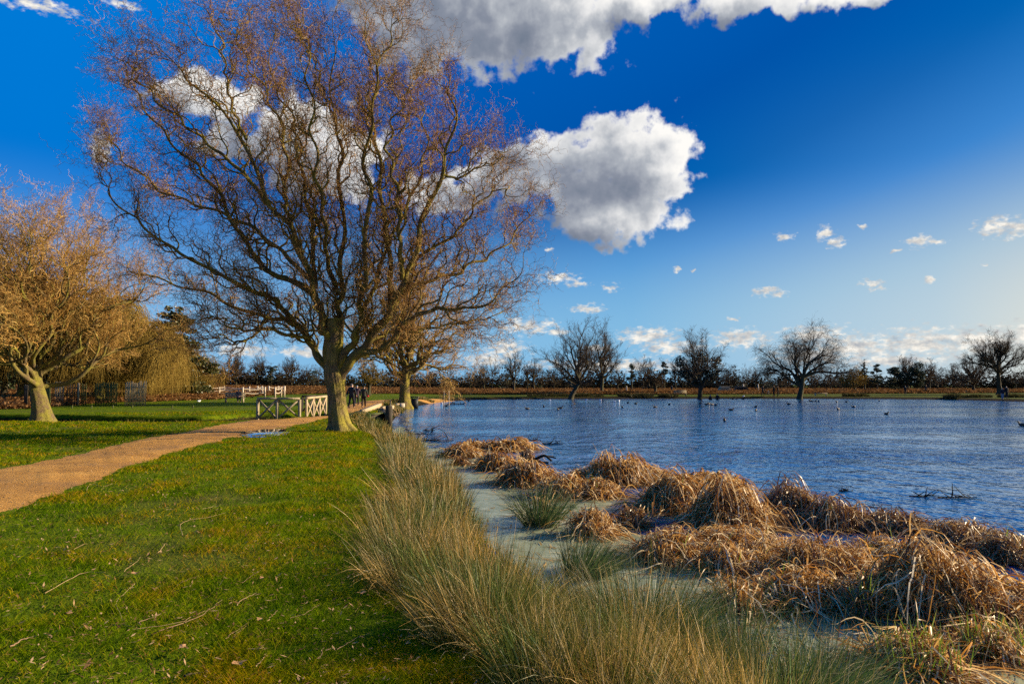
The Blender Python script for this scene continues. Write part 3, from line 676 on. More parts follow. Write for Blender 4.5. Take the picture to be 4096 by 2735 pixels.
def conifer(px, Y, ytop, halfw, seed, label, mt, tiers=11, cedar=False, name='pine_tree', group=None, n=9000, base=.12, kind='tree'):
    p=placed(px,Y); h=hgt_at(ytop,Y,p[2]); rg=np.random.default_rng(seed); root=empty(name,p); tag(root,label,kind,group)
    g=G(); z=np.linspace(-.3,h*.97,12); V,Q=trunk_loft(np.stack([.1*np.sin(z*.5),0*z,z],1), np.maximum(.05,.03*h*(1-z/h)), 12,.08); g.add(V,Q=Q)
    cs=[];rs=[];Sx=[];Dx=[];Lx=[]
    for i in range(tiers):
        t=(i+.5)/tiers; zc=h*(base+(1-base)*t); 
        w_ = halfw*((1-t)**.55 if not cedar else (.55+.45*np.sin(np.pi*min(1,t*1.25+.05)))*(1 if t<.8 else .75))
        for j in range(5 if cedar else 6):
            a=rg.random()*6.28; rr_=w_*rg.uniform(.1,.85); dz=rg.normal(0,h*.035)
            cs.append([rr_*np.cos(a),rr_*np.sin(a),zc+dz]); rs.append([w_*rg.uniform(.3,.5),w_*rg.uniform(.3,.5),h*(.022 if cedar else .032)])
            Sx.append([0,0,zc-h*.03]); Dx.append([np.cos(a),np.sin(a),.25]); Lx.append(w_*.9)
    if cedar:
        cs=[];rs=[]
        for i in range(15):
            t=rg.uniform(base,.97); a=rg.random()*6.28; w_=halfw*(.95-.35*t); q=w_*rg.uniform(0,.75)
            cs.append([q*np.cos(a),q*np.sin(a),h*t]); rs.append([w_*rg.uniform(.28,.5),w_*rg.uniform(.28,.5),h*rg.uniform(.03,.06)*(2.2 if base<.12 else 1)])
    P=grow(np.array(Sx),np.array(Dx,float),np.array(Lx),6,rg,wig=.15); V,Q=tubes(P,taper(np.full(len(P),.006*h),6,.2),4); g.add(V,Q=Q)
    obj('trunk', g.mesh('trunk',bark_far,True),root)
    V,Q=leaf_cloud(cs,rs,n,h*(.017 if h<14 else .021),rg,.4); obj('crown', mesh('crown',V,Q,mt),root); return root
conifer(685,84,1235,6.2,12,'dark broad conifer with tiered branches behind the ochre weeping willows',pine_gold,14,n=26000)
conifer(20,90,1150,7.0,13,'dark conifer behind the willows at the extreme edge of the view',pine_mat,12,n=9000)
# ---------- far trees ----------
def far_tree(px, Y, ytop, halfpx, seed, label, name='bare_tree', **kw):
    p=placed(px,Y); h=hgt_at(ytop,Y,p[2]); hw=halfpx/4/F*Y
    return make_tree(name,label,'tree',p,h,hw,seed,kw.pop('tw',twig_grey),**kw)
# on the far bank
far_tree(2280,106,1290,200,41,'bare leaning tree with a forked trunk at the far waterline, low boughs to its left',trunk_r=0.42,fork=.20,nl=13,spread=(8,80),dens=(8,8,6),twr=.015,lean=(1.2,0),group='bare trees round the pond')
far_tree(2408,135,1290,120,42,'bare upright tree standing in the bracken just behind the leaning forked tree',trunk_r=0.34,fork=.24,nl=12,spread=(5,66),dens=(8,8,5),twr=.017,group='bare trees round the pond')
p_=placed(2798,106)
far_tree(2798,106,1303,145,43,'round bare tree on the far bank with dark ivy thick on its lower boughs',trunk_r=0.4,fork=.22,nl=14,spread=(5,80),dens=(8,8,6),twr=.015,group='bare trees round the pond',
   ivy=([[0,0,4.4],[-1.8,.3,5.2],[1.7,-.4,5.0],[-3.0,0,6.6],[.4,.4,7.0],[2.6,.3,6.6]],[[1.3,1.2,1.6],[1.3,1.1,1.2],[1.4,1.1,1.2],[1.0,1,1.0],[1.3,1.2,1.6],[1.0,1,.9]],3300))
far_tree(3192,106,1310,215,44,'wide bare drooping willow on the far bank with a dark bent trunk and trailing twigs',trunk_r=0.46,fork=.30,nl=12,spread=(14,78),dens=(9,8,5),twr=.0145,droop=.42,lean=(.6,0),asp=.7,group='bare trees round the pond')
far_tree(3992,128,1338,165,45,'broad bare oak with a straight trunk at the far right shore, beside two walkers',trunk_r=0.42,fork=.40,nl=16,spread=(6,86),dens=(9,8,6),twr=.017,wig=.32,group='bare trees round the pond')
far_tree(3890,165,1425,135,46,'dense dark bare tree just left of the broad oak',trunk_r=0.36,fork=.2,nl=13,spread=(8,80),dens=(8,7,5),twr=.034,group='bare trees round the pond')
far_tree(4190,175,1440,110,47,'dark bushy bare tree right of the broad oak, cut by the picture edge',trunk_r=0.36,fork=.2,nl=12,spread=(8,80),dens=(8,7,4),twr=.034,group='bare trees round the pond')
far_tree(2057,150,1375,52,48,'small sparse bare tree with upswept boughs alone in the bracken field',trunk_r=0.26,fork=.26,nl=10,spread=(4,45),dens=(7,5,3),twr=.026,up2=.5,group='bare trees round the pond')
far_tree(1478,110,1440,95,49,'low olive-green tree behind the three walkers',trunk_r=.3,fork=.26,nl=11,spread=(5,80),dens=(7,7,5),twr=.028,tw=twig_ochre)
far_tree(2620,135,1490,52,50,'small dark round tree in the bracken left of the ivy tree',trunk_r=.3,fork=.3,nl=10,spread=(5,80),dens=(7,7,5),twr=.035)
far_tree(3415,170,1470,75,51,'golden brown weeping shrub willow in the bracken right of the drooping willow',trunk_r=.3,fork=.2,nl=10,spread=(5,75),dens=(7,6,4),twr=.03,droop=.5,tw=twig_ochre)
far_tree(945,230,1422,78,52,'large round-headed bare tree in the treeline behind the rail pen',trunk_r=0.42,fork=.22,nl=14,spread=(5,85),dens=(8,7,5),twr=.045)
far_tree(3812,250,1465,42,53,'pale small bare tree in the gap of the treeline left of the oaks',trunk_r=.35,fork=.25,nl=9,spread=(5,50),dens=(6,5,3),twr=.045,up2=.4)
far_tree(3630,215,1408,72,54,'tall bare tree with fine branches rising over the dark evergreens',trunk_r=0.36,fork=.3,nl=11,spread=(5,60),dens=(7,6,4),twr=.04,up2=.4)
far_tree(3715,220,1440,50,55,'bare tree with fine branches at the right end of the dark evergreens',trunk_r=0.34,fork=.3,nl=10,spread=(5,65),dens=(6,6,4),twr=.04)
# the widths of these pines are given in metres
def pine_px(px,Y,ytop,halfpx,seed,label,**kw): return conifer(px,Y,ytop,halfpx/4/F*Y,seed,label,kw.pop('mt',pine_mat),**kw)
pine_px(3455,185,1448,28,61,'small dark layered pine at the left end of the evergreen clump',tiers=8,n=3500,base=.3)
pine_px(3505,190,1455,38,62,'dark ragged-topped pine beside the small layered pine',tiers=9,cedar=True,n=4500,base=.25)
pine_px(3590,186,1462,66,63,'broad dark evergreen in the middle of the evergreen clump',tiers=8,cedar=True,n=14000,base=.05)
pine_px(3665,184,1455,62,64,'broad flat-topped dark evergreen at the right of the evergreen clump',tiers=8,cedar=True,n=14000,base=.05)
pine_px(1085,225,1446,42,65,'dark cedar with flat layers in the treeline above the rail pen',tiers=7,cedar=True,n=4000,base=.2)
pine_px(2525,210,1446,30,66,'dark flat-topped cedar in the treeline behind the left pond trees',tiers=6,cedar=True,n=3000,base=.4,name='cedar_tree')
pine_px(2655,215,1446,32,67,'dark domed cedar in the treeline left of the ivy tree',tiers=6,cedar=True,n=3000,base=.45,name='cedar_tree')
pine_px(1255,230,1480,40,68,'low dark cedar in the treeline just left of the big trunk',tiers=6,cedar=True,n=2800,base=.2,name='cedar_tree')
pine_px(2030,220,1490,60,69,'green ivy-covered clump behind the small sparse tree',tiers=7,cedar=True,n=3600,base=.05,mt=ivy_mat)
pine_px(3070,200,1475,60,70,'dark evergreen mass behind the drooping willow',tiers=7,cedar=True,n=3600,base=.05)
pine_px(2950,205,1500,50,71,'low dark evergreen between the ivy tree and the drooping willow',tiers=7,cedar=True,n=3600,base=.05,mt=ivy_mat)
# the rest of the treeline: five bare trees built once each, then copied
def copy_tree(o, parent=None):
    c=o.copy(); C.objects.link(c)
    if parent is not None: c.parent=parent
    for ch in o.children: copy_tree(ch,c)
    return c
TLG='bare trees of the far treeline'
spec=[(640,5.2,1.),(700,4.2,1.),(560,6.0,1.),(620,3.4,1.),(520,5.0,1.)]
looks=['round bare tree','narrow bare tree','wide spreading bare tree','slim upswept bare tree','twiggy bare tree']
row=[] # px, Y, top, proto, where
row += [(805,235,1450,0,'at the left end of the treeline, next to the ochre willow'),(865,240,1438,4,'showing past the left shoulder of the large round-headed tree'),
 (1028,240,1440,1,'first right of the large round-headed tree'),(1048,236,1442,3,'between the large round-headed tree and the cedar'),(1125,232,1462,4,'touching the right side of the cedar above the rail pen'),
 (1148,238,1446,1,'second right of the cedar above the rail pen'),(1168,240,1440,3,'tallest of the thin ones near the cedar'),(1195,228,1466,2,'low behind the cross-braced rail fence'),
 (1228,232,1464,4,'standing between the thin trees and the low dark cedar'),(1275,236,1462,0,'close against the big willow trunk, on its left'),
 (1560,205,1470,2,'behind the bin and the stout dark trunk'),(1660,205,1478,4,'right of the stout dark trunk by the bin'),(1720,210,1480,0,'above the staked sapling, on its left'),(1795,205,1478,2,'above the staked sapling, on its right'),
 (1880,208,1476,4,'above the far bench in the bracken'),(1935,200,1450,0,'left of the green ivy-covered clump, broad and pale'),(1968,204,1445,2,'left of the green ivy-covered clump, tallest there'),
 (2110,205,1462,3,'first right of the green ivy-covered clump'),(2135,208,1452,1,'second right of the green ivy-covered clump'),(2165,202,1470,4,'under the low left boughs of the leaning pond tree'),
 (2215,206,1475,0,'seen below the leaning pond tree'),(2330,204,1480,2,'between the trunks of the two left pond trees'),(2470,206,1474,4,'right of the upright pond tree, low'),
 (2572,200,1436,0,'between the two cedars, upper crown clear'),(2595,206,1452,1,'just left of the domed cedar'),(2700,200,1462,3,'between the domed cedar and the ivy tree'),
 (2865,203,1480,2,'low under the right boughs of the ivy tree'),(2915,206,1462,4,'right of the ivy tree, touching its crown'),(2985,204,1468,0,'halfway from the ivy tree to the drooping willow'),
 (3020,200,1480,1,'left under the drooping willow'),(3140,204,1486,2,'behind the trunk of the drooping willow'),(3250,200,1482,4,'right under the drooping willow'),
 (3320,203,1490,0,'between the drooping willow and the golden weeping shrub'),(3480,240,1500,4,'low behind the small layered pine'),(3745,205,1478,2,'right of the evergreen clump, with a drooping edge'),
 (3780,235,1512,1,'low in the gap right of the evergreen clump'),(3850,230,1505,4,'low at the left foot of the dense dark tree'),(4060,225,1480,0,'behind the two walkers on the right shore'),
 (4150,215,1500,2,'low behind the picture-edge tree'),
 (60,150,1420,2,'far left behind the golden willow'),(240,160,1440,0,'behind the weeping willows on the left, left one'),(520,165,1450,4,'behind the weeping willows on the left, right one')]
pr={}
for i,(px,Y,yt,kd,wh) in enumerate(row):
    p=placed(px,Y); h=hgt_at(yt,Y,p[2])
    if kd not in pr:
        rr_={0:5.6,1:3.2,2:7.5,3:3.0,4:5.4}[kd]
        o=make_tree('bare_tree','x','tree',p,12.,rr_*.9,70+kd,twig_grey,trunk_r=.3,fork=[.26,.38,.24,.4,.2][kd],nl=9,spread=[(5,75),(4,45),(8,80),(3,36),(8,78)][kd],dens=(6,6,4),twr=.036,wig=.2,up2=.35 if kd in(1,3) else .2,group=TLG); pr[kd]=o
    else: o=copy_tree(pr[kd])
    s=h/12.*1.12; o.location=[float(v) for v in p]; o.scale=(s*1.1,s*1.1,s); o.rotation_euler=(0,0,i*2.1)
    o['label']=f'{looks[kd]} {wh}'[:200]; o['category']='tree'; o['group']=TLG
# a hedge of scrub closes the foot of the treeline
rg=np.random.default_rng(5)
n=1100; u=np.concatenate([rg.uniform(-.85,1.15,n)]); Yh=rg.uniform(235,275,n); xh=u*Yh
zh=gz(xh,Yh); hh_=rg.uniform(2.2,4.8,n)*(1+.6*(rg.random(n)<.25)); cs=np.stack([xh,Yh,zh+hh_*.45],1); rs=np.stack([rg.uniform(1.6,4,n),rg.uniform(1.2,3,n),hh_*.75],1)
V,Q=leaf_cloud(cs,rs,90000,.5,rg)
scrub=leafy('scrub',[(0,(.012,.011,.007)),(.6,(.030,.024,.014)),(1,(.055,.045,.022))],trans=.05,gloss=0)
tag(obj('undergrowth', mesh('undergrowth',V,Q,scrub)), 'dark winter scrub and hedge closing the foot of the far treeline','undergrowth',kind='stuff')

# ---------- bracken ----------
bpoly=[]
low_edge=[(-900,1650),(0,1640),(235,1625),(420,1612),(640,1606),(800,1600),(860,1598),(1100,1585),(1250,1581),(1400,1581),(1560,1579),(1700,1578),(1850,1577),(2000,1577),(2200,1577),(2400,1578),(2700,1577),(3000,1576),(3300,1574.5),(3700,1573),(4096,1571),(5200,1569)]
E=catmull([at(x,y,-.05 if y>1590 else -.22)[:2] for x,y in low_edge],220)
rad=nrm(E); d0=np.linalg.norm(E,axis=1)
rowsn=np.concatenate([[0,.02,.05],np.linspace(.09,1,70)**1.6])
D_=d0[:,None]+(268-d0[:,None])*rowsn[None,:]
BX=rad[:,0:1]*D_; BY=rad[:,1:2]*D_
bz=gz(BX.ravel(),BY.ravel()).reshape(BX.shape)
bh=lambda x,y,e: (.28+.30*fbm(x*.22,y*.16,4,2)+.10*vnoise(x*1.1,y*1.1,5))*e
edge=sstep(D_-d0[:,None],0,2.5)
BZ=bz+np.maximum(bh(BX,BY,edge),.0)*edge+.02*edge-.05*(1-edge)
idx=np.arange(BX.size).reshape(BX.shape); Q=np.stack([idx[:-1,:-1],idx[1:,:-1],idx[1:,1:],idx[:-1,1:]],-1).reshape(-1,4)
m,nt,out=new_mat('bracken_bed'); k=NT(nt); pos=k.n('ShaderNodeNewGeometry').outputs['Position']
nb=k.noise(pos,1.4,5,.7); na=k.noise(pos,.07,3)
col=k.ramp(nb,[(.3,(.035,.016,.006)),(.5,(.10,.047,.017)),(.7,(.19,.095,.035))]); col=k.mix(k.ramp(na,[(.45,(0,0,0)),(.62,(.5,.5,.5))]),col,(.20,.13,.06))
b=k.n('ShaderNodeBsdfPrincipled',i_Roughness=.9,i_Base_Color=col); b.inputs['Specular IOR Level'].default_value=.05
k.link(k.n('ShaderNodeBump',i_Strength=1.,i_Distance=.3,i_Height=nb).outputs[0],b.inputs['Normal']); k.link(b.outputs[0],out.inputs[0])
g=G(); g.add(np.stack([BX.ravel(),BY.ravel(),BZ.ravel()],1),Q=Q)
# fronds: many small dead leaflets standing proud of the bed
n=270000; i=rg.integers(0,220,n); fr_=rg.random(n)
dd=d0[i]+(262-d0[i])*fr_**2.2-.3
ang_=np.arctan2(E[i,0],E[i,1])+rg.normal(0,.006,n); fx=np.sin(ang_)*dd; fy=np.cos(ang_)*dd
fe=sstep(dd-d0[i],-.3,2.5); fz=gz(fx,fy)+np.maximum(bh(fx,fy,fe),0)*fe
pen_c=atY(950,1550,97)[:2]
sz=(.030+.0007*dd)*rg.uniform(.6,1.8,n)
a=nrm(rg.normal(size=(n,3))*[1,1,.7]+[0,0,.25]); bb=nrm(np.cross(a,rg.normal(size=(n,3))))
c=np.stack([fx,fy,fz+.05+rg.random(n)*.22],1)
V=np.stack([c-a*sz[:,None]*1.5,c+bb*sz[:,None]*.5,c+a*sz[:,None]*1.5,c-bb*sz[:,None]*.5],1).reshape(-1,3)
frond=leafy('bracken_fronds',[(0,(.05,.022,.008)),(.4,(.13,.060,.020)),(.78,(.23,.115,.04)),(1,(.34,.20,.09))],trans=.25,gloss=.0)
me=g.mesh('bracken',m,False)
tag(obj('bracken',me),'rust-brown dead bracken covering the field beyond the grass','bracken',kind='stuff')
tag(obj('bracken_fronds',mesh('bracken_fronds',V,np.arange(4*n).reshape(n,4),frond)),'curled dead bracken fronds standing over the rust-brown field','bracken',kind='stuff')

# ---------- lawn grass ----------
grass_mat=leafy('grass_blades',[(0,(.034,.066,.001)),(.35,(.090,.160,.001)),(.65,(.18,.25,.002)),(.85,(.29,.30,.004)),(.95,(.30,.23,.03)),(1,(.26,.17,.06))],trans=.45,gloss=.0,rough=.4,patch=(.9,(1.6,.98,.9),.47,.60,(.62,.82,.8),.36,.47))
def fan(n,r0,r1,a0,a1,p=1.):
    r=r0*(r1/r0)**(rg.random(n)**p); a=np.radians(rg.uniform(a0,a1,n)); return r*np.sin(a), r*np.cos(a), r
n=560000; gx,gy,gr=fan(n,2.6,48,-52,24,.92)
s_=shore_s(gx,gy); pin=inside(gx,gy,path_poly); pe=_seg_dist(gx,gy,path_poly)
_do=ditch[np.argsort(ditch[:,0])]
clump=fbm(gx*2.2,gy*2.2,2,4)
keep=~((gy>np.interp(gx,_do[:,0],_do[:,1])-2.2)&(gy<np.interp(gx,_do[:,0],_do[:,1])+2.0)&(gx<-9))&(np.hypot((gx-PUD[0])/PUD[2],(gy-PUD[1])/PUD[3])>1.12)&(s_>.12)&(~pin|(pe<.22*rg.random(n)**2))&(_seg_dist(gx,gy,ditch,False)>1.2)&(rg.random(n)<.80+.5*clump)&(rg.random(n)<1.0-.75*sstep(fbm(gx*.8+3,gy*.8,4,6),.12,.34))
gx,gy,gr,s_,clump=gx[keep],gy[keep],gr[keep],s_[keep],clump[keep]; n=len(gx)
zz=gz(gx,gy); hgt=(.045+.030*rg.random(n)+.045*np.maximum(clump,0)+.0006*gr)*(1+.8*((s_<2.2)&(rg.random(n)<.4)))
wd=np.maximum(.0032,.00055*gr)*rg.uniform(.7,1.5,n)
az_=rg.random(n)*6.28; ln=rg.uniform(.15,1.15,n)
dr=np.stack([np.cos(az_)*ln,np.sin(az_)*ln,np.ones(n)],1); dr=nrm(dr)
P0=np.stack([gx,gy,zz-.01],1); P1=P0+dr*hgt[:,None]*.6; d2=nrm(dr+np.stack([np.cos(az_),np.sin(az_),-.3*np.ones(n)],1)*.6); P2_=P1+d2*hgt[:,None]*.6
P=np.stack([P0,P1,P2_],1); W=np.stack([wd,wd*.8,wd*.12],1); side=nrm(np.cross(dr,np.stack([np.cos(az_*1.7+1),np.sin(az_*1.7+1),0*az_],1)))
V,Q=strips(P,W,side)
tag(obj('grass',mesh('grass',V,Q,grass_mat)),'short green lawn grass between the path and the pond','grass',kind='stuff')

# ---------- rushes along the near bank ----------
rush_mat=leafy('rush_stems',[(0,(.022,.034,.004)),(.3,(.07,.095,.012)),(.5,(.17,.145,.03)),(.75,(.40,.27,.08)),(.92,(.58,.42,.17)),(1,(.75,.62,.36))],trans=.35,gloss=.02,rough=.45,patch=(1.2,(.40,.72,.45),.55,.62,(1.5,1.25,.95),.40,.50))
rush_green=leafy('rush_green',[(0,(.018,.042,.012)),(.45,(.035,.080,.025)),(.75,(.085,.13,.04)),(.92,(.22,.20,.08)),(1,(.50,.44,.28))],trans=.35,gloss=.03,rough=.4)
def tussock(cx,cy,n,r,h,lean,rg,z=None,w=1.,spread=.45,curl=.5):
    a=rg.random(n)*6.28; q=r*np.sqrt(rg.random(n)); x=cx+q*np.cos(a); y=cy+q*np.sin(a)
    zb=np.maximum(gz(x,y),WZ-.05)-.02 if z is None else np.full(n,z)
    out=np.stack([np.cos(a),np.sin(a),0*a],1)*(q/r)[:,None]
    d=nrm(out*spread+np.array([lean[0],lean[1],1.])+rg.normal(0,.13,(n,3)))
    L=h*rg.uniform(.55,1.15,n); seg=(L/5)[:,None]; P=[np.stack([x,y,zb],1)]; cr=curl*rg.random(n)**2.5; cr=np.where(rg.random(n)<.08,cr+1.2,cr)
    for j in range(5):
        P.append(P[-1]+d*seg); hz=nrm(d*[1,1,0]+1e-6); d=nrm(d+hz*(cr*.35)[:,None]-np.array([0,0,1.])*(cr*.42*(j/4))[:,None])
    P=np.stack(P,1); rr_=np.hypot(cx,cy); wd=np.maximum(.0034,.00062*rr_)*w*rg.uniform(.7,1.5,n)
    W=wd[:,None]*np.array([1,.95,.85,.7,.5,.15])[None]
    v=nrm(np.array([cx,cy,-.6])); side=nrm(np.cross(d,v)+rg.normal(0,.5,(n,3)))
    return P,W,side
cen=[]
tr_=0
while len(cen)<118 and tr_<20000:
    tr_+=1
    r=3.3*(32/3.3)**rg.random(); a=math.radians(rg.uniform(-32,45)); x,y=r*math.sin(a),r*math.cos(a)
    s=float(shore_s(np.array([x]),np.array([y]))[0]); bw=.62+1.5*min(1,max(0,(13-y)/7.5))
    if not((-.05 if y>11 else .34)<s<bw): continue
    if y>24 and s>.7: continue
    if x>1.3: continue
    if y>27.5: continue
    if min([math.hypot(x-c[0],y-c[1]) for c in cen]+[9])<.27+.016*r: continue
    cen.append((x,y,s,r))
PP_=[];WW=[];SS=[]
for x,y,s,r in cen:
    n_=int(430*min(1.25,(8/r)**.5)*rg.choice([.35,.8,1.3])); h_=.72*rg.uniform(.6,1.2)*(.72 if s<.75 and y<12 else 1.12)*(1-.25*sstep(s,.6,1.3))*(.72 if y>20 else 1)
    P,W,sd_=tussock(x,y,n_,.20+.012*r,h_,(-.20+rg.normal(0,.18),rg.normal(.02,.14)),rg)
    PP_.append(P);WW.append(W);SS.append(sd_)
    P,W,sd_=tussock(x,y,int(n_*.55),.24+.012*r,h_*.45,(rg.normal(0,.5),rg.normal(0,.5)),rg,spread=1.1,curl=1.6)
    PP_.append(P);WW.append(W*1.3);SS.append(sd_)
V,Q=strips(np.concatenate(PP_),np.concatenate(WW),np.concatenate(SS))
tag(obj('rushes',mesh('rushes',V,Q,rush_mat)),'tall straw and green rushes leaning along the near bank between lawn and water','rushes',kind='stuff')
for i,(px,py,n_,r,h_,lab,le) in enumerate([
  (2580,2560,1500,.26,.85,'dark green rush tussock in the middle of the straw rushes, front row',(-.05,.0)),
  (2160,2100,700,.22,.80,'green rush tussock at the water edge where the pale straw rushes thin out',(.10,0)),
  (2330,2300,900,.20,.62,'low green rush tuft leaning out over the grey scum',(.55,.2)),
  (3190,2735,1500,.24,.62,'dark green curling rush tussock at the bottom edge beside open scum',(.0,.0)),
  (3330,2640,500,.22,.60,'thin green rush tussock with pale curled tips, right of the dark curling one',(.25,0)),
  (2900,2560,900,.22,.80,'loose olive rush tussock between the two dark green ones',(-.35,0)),
  (1290+0,1780,0,0,0,'',(0,0))]):
    if not n_: continue
    p=at(px,py,WZ if py<2500 else -.35)
    P,W,sd_=tussock(p[0],p[1],n_,r,h_,le,rg,spread=.75,curl=.8)
    V,Q=strips(P-np.array([p[0],p[1],0]),W,sd_)
    tag(obj('rush_tussock',mesh('rush_tussock',V,Q,rush_green),loc=(p[0],p[1],0)),lab,'rushes','green rush tussocks')
# rough grass at other edges: stream, far bank, big tree's foot
def rough(name,label,pts,nper,r,h,mt,lean=(0,0)):
    A=[[],[],[]]
    for x,y in pts:
        for lst,v in zip(A,tussock(x,y,nper,r,h*rg.uniform(.7,1.2),lean,rg,w=1.1)): lst.append(v)
    V,Q=strips(*[np.concatenate(q) for q in A]); return tag(obj(name,mesh(name,V,Q,mt)),label,'grass',kind='stuff')
dt=catmull(ditch,200)
pts=[(p[0]+rg.normal(0,.5),p[1]-1.4+rg.normal(0,.2)) for p in dt[10:170:1] if rg.random()<.5]
rough('ditch_grass','rough olive grass along the banks of the ditch',pts[::2],60,.5,.38,leafy('ditch_blades',[(0,(.03,.05,.006)),(.6,(.08,.10,.014)),(1,(.24,.19,.06))],gloss=0))
pts=[]
for x0,x1,dns in [(2130,2400,26),(2480,2720,16),(3400,3500,14),(3820,4000,14),(4030,4096,10),(4100,4400,20)]:
    for q in range(dns):
        px=rg.uniform(x0,x1); p=at(px,1594 if px<3600 else 1599,WZ); pts.append((p[0],p[1]+.8+rg.random()*1.2))
rough('bank_rushes','dark clumps of rushes along the far waterline',pts,130,.8,.55,leafy('rush_dark',[(0,(.018,.02,.008)),(1,(.07,.065,.02))],gloss=.02))
pts=[gat(x,y)[:2] for x,y in [(1452,1690),(1470,1700),(1440,1675),(1500,1715),(1530,1725),(1480,1725),(1585,1608),(1600,1618),(1570,1612),(1560,1622),(1590,1626),(1610,1610),(1690,1600),(1720,1600),(1500,1745),(1530,1760),(1556,1790)]]
rough('tall_grass','tufts of straw-coloured grass beside the big trunk and along the path bend',pts,230,.45,.5,rush_mat,(-.1,0))
far_g=[]
# ---------- collapsed reed mounds in the shallows ----------
reed_mat=leafy('dead_reed_leaves',[(0,(.10,.035,.007)),(.2,(.26,.105,.018)),(.42,(.44,.21,.04)),(.65,(.58,.34,.10)),(.85,(.70,.51,.25)),(1,(.82,.70,.46))],trans=.42,gloss=.03,rough=.4)
reed_dark=leafy('dead_reed_leaves_dark',[(0,(.06,.022,.006)),(.3,(.18,.075,.016)),(.65,(.34,.17,.045)),(.88,(.50,.33,.13)),(1,(.66,.53,.32))],trans=.3,gloss=.06,rough=.4)
shoot_mat=leafy('green_shoots',[(0,(.06,.13,.01)),(.6,(.16,.26,.015)),(1,(.32,.36,.04))],trans=.45,gloss=.08)
core_mat=solid('reed_litter',(.030,.014,.006),(.085,.042,.016),9,.95,1.,30)
def mound(px,py,wpx,hpx,label,dense=1.,mt=reed_mat,shoots=0,seed=0,depth=.62,spiky=.25,rot=0.,name='reed_mound'):
    rg=np.random.default_rng(100+seed); p=at(px,py,WZ); d=p[1]; a=wpx/2/4/F*d*(.94 if py<2060 or wpx>330 else .82); b=a*depth; b=max(b,.14*a+.15); h=hpx/4/F*d*(.56 if hpx<120 else .40)
    p=p+np.array([0,b*.35,0])
    root=empty(name,p,rot); tag(root,label,'dead reeds','collapsed dead reeds in the shallows')
    lump=lambda x,y: np.maximum(.25,1+.60*vnoise(x*2.3+seed*3.1,y*2.3+seed)+.30*vnoise(x*6+seed,y*6))
    dome=lambda x,y: h*np.maximum(0,1-(x/a)**2-(y/b)**2)**.62*lump(x,y)
    # litter core
    u=np.linspace(-1,1,25); U,Vv=np.meshgrid(u,u); x=U*a*np.sqrt(1-Vv**2/2)*.93; y=Vv*b*np.sqrt(1-U**2/2)*.93
    z=dome(x,y)*.80+.02*np.abs(vnoise(x*30,y*30))-.03; idx=np.arange(625).reshape(25,25)
    Q=np.stack([idx[:-1,:-1],idx[:-1,1:],idx[1:,1:],idx[1:,:-1]],-1).reshape(-1,4)
    obj('litter',mesh('litter',np.stack([x.ravel(),y.ravel(),z.ravel()],1),Q,core_mat,True),root)
    area=a*b*3.14+h*a*2; n=int(min(3000,max(120,area*950*dense*min(1,(9/d))**.8)))
    Pn=8; t=np.linspace(0,1,Pn)[None]
    # leaves thrown over the heap: each follows the lumpy surface its own way, most of them roughly downhill
    q=np.sqrt(rg.random(n))*.98; th=rg.random(n)*6.28; x0=q*np.cos(th)*a; y0=q*np.sin(th)*b
    main=rg.uniform(0,6.28); th1=np.where(rg.random(n)<.42, th+rg.normal(0,.6,n), np.where(rg.random(n)<.5, main+rg.normal(0,.7,n), rg.random(n)*6.28))
    L=rg.uniform(.22,.85,n)*min(1.,.45+a); bend=rg.normal(0,.9,n)
    an_=th1[:,None]+bend[:,None]*(t-.5); st=(L/(Pn-1))[:,None]
    x=x0[:,None]+np.concatenate([np.zeros((n,1)),np.cumsum(np.cos(an_[:,:-1])*st,1)],1); y=y0[:,None]+np.concatenate([np.zeros((n,1)),np.cumsum(np.sin(an_[:,:-1])*st,1)],1)
    arch=(rg.random(n)**2.2)*np.minimum(.30,.10+h*.5)*(L/.5)
    tip=rg.uniform(0,.10,n)*(rg.random(n)<.4)
    z=dome(x,y)*rg.uniform(.86,1.12,(n,1))+.010+arch[:,None]*np.sin(np.pi*np.minimum(1,t*1.08))+tip[:,None]*t**2
    z=np.maximum(z,.008+.01*rg.random((n,1)))
    P=np.stack([x,y,z],-1)
    w0=np.maximum(.011,.00115*d)*rg.uniform(.45,1.6,n); W=w0[:,None]*np.array([.7,1,1,1,.95,.85,.6,.15])[None]
    T=nrm(P[:,-1]-P[:,0]); side=nrm(np.cross(T,np.array([0,0,1.]))+rg.normal(0,.55,(n,3)))
    g=G(); V,Q=strips(P,W,side); g.add(V,Q=Q)
    # snapped stalks standing out, bent over sharply
    m_=int(n*spiky); th=rg.random(m_)*6.28; q=np.sqrt(rg.random(m_))*.95; x=q*np.cos(th)*a; y=q*np.sin(th)*b; z=dome(x,y)*.85
    up=nrm(rg.normal(0,.65,(m_,3))*[1,1,0]+[-.12,0,1]); L=rg.uniform(.06,.24,m_)*(1+.25*h)
    k1=np.stack([x,y,z],1); k2=k1+up*L[:,None]; dn=nrm(rg.normal(0,.9,(m_,3))*[1,1,.35]+[0,0,-.55]); k3=k2+dn*(L*rg.uniform(.5,1.4,m_))[:,None]
    P=np.stack([k1,(k1+k2)/2+rg.normal(0,.006,(m_,3)),k2,(k2+k3)/2+rg.normal(0,.008,(m_,3)),k3],1)
    P[...,2]=np.maximum(P[...,2],.008)
    w0=np.maximum(.011,.0012*d)*rg.uniform(.5,1.4,m_); V,Q=strips(P,w0[:,None]*np.array([1,1,.95,.8,.3])[None],nrm(np.cross(up,[0,1.,0])+rg.normal(0,.5,(m_,3)))); g.add(V,Q=Q)
    obj('dead_leaves',g.mesh('dead_leaves',mt),root)
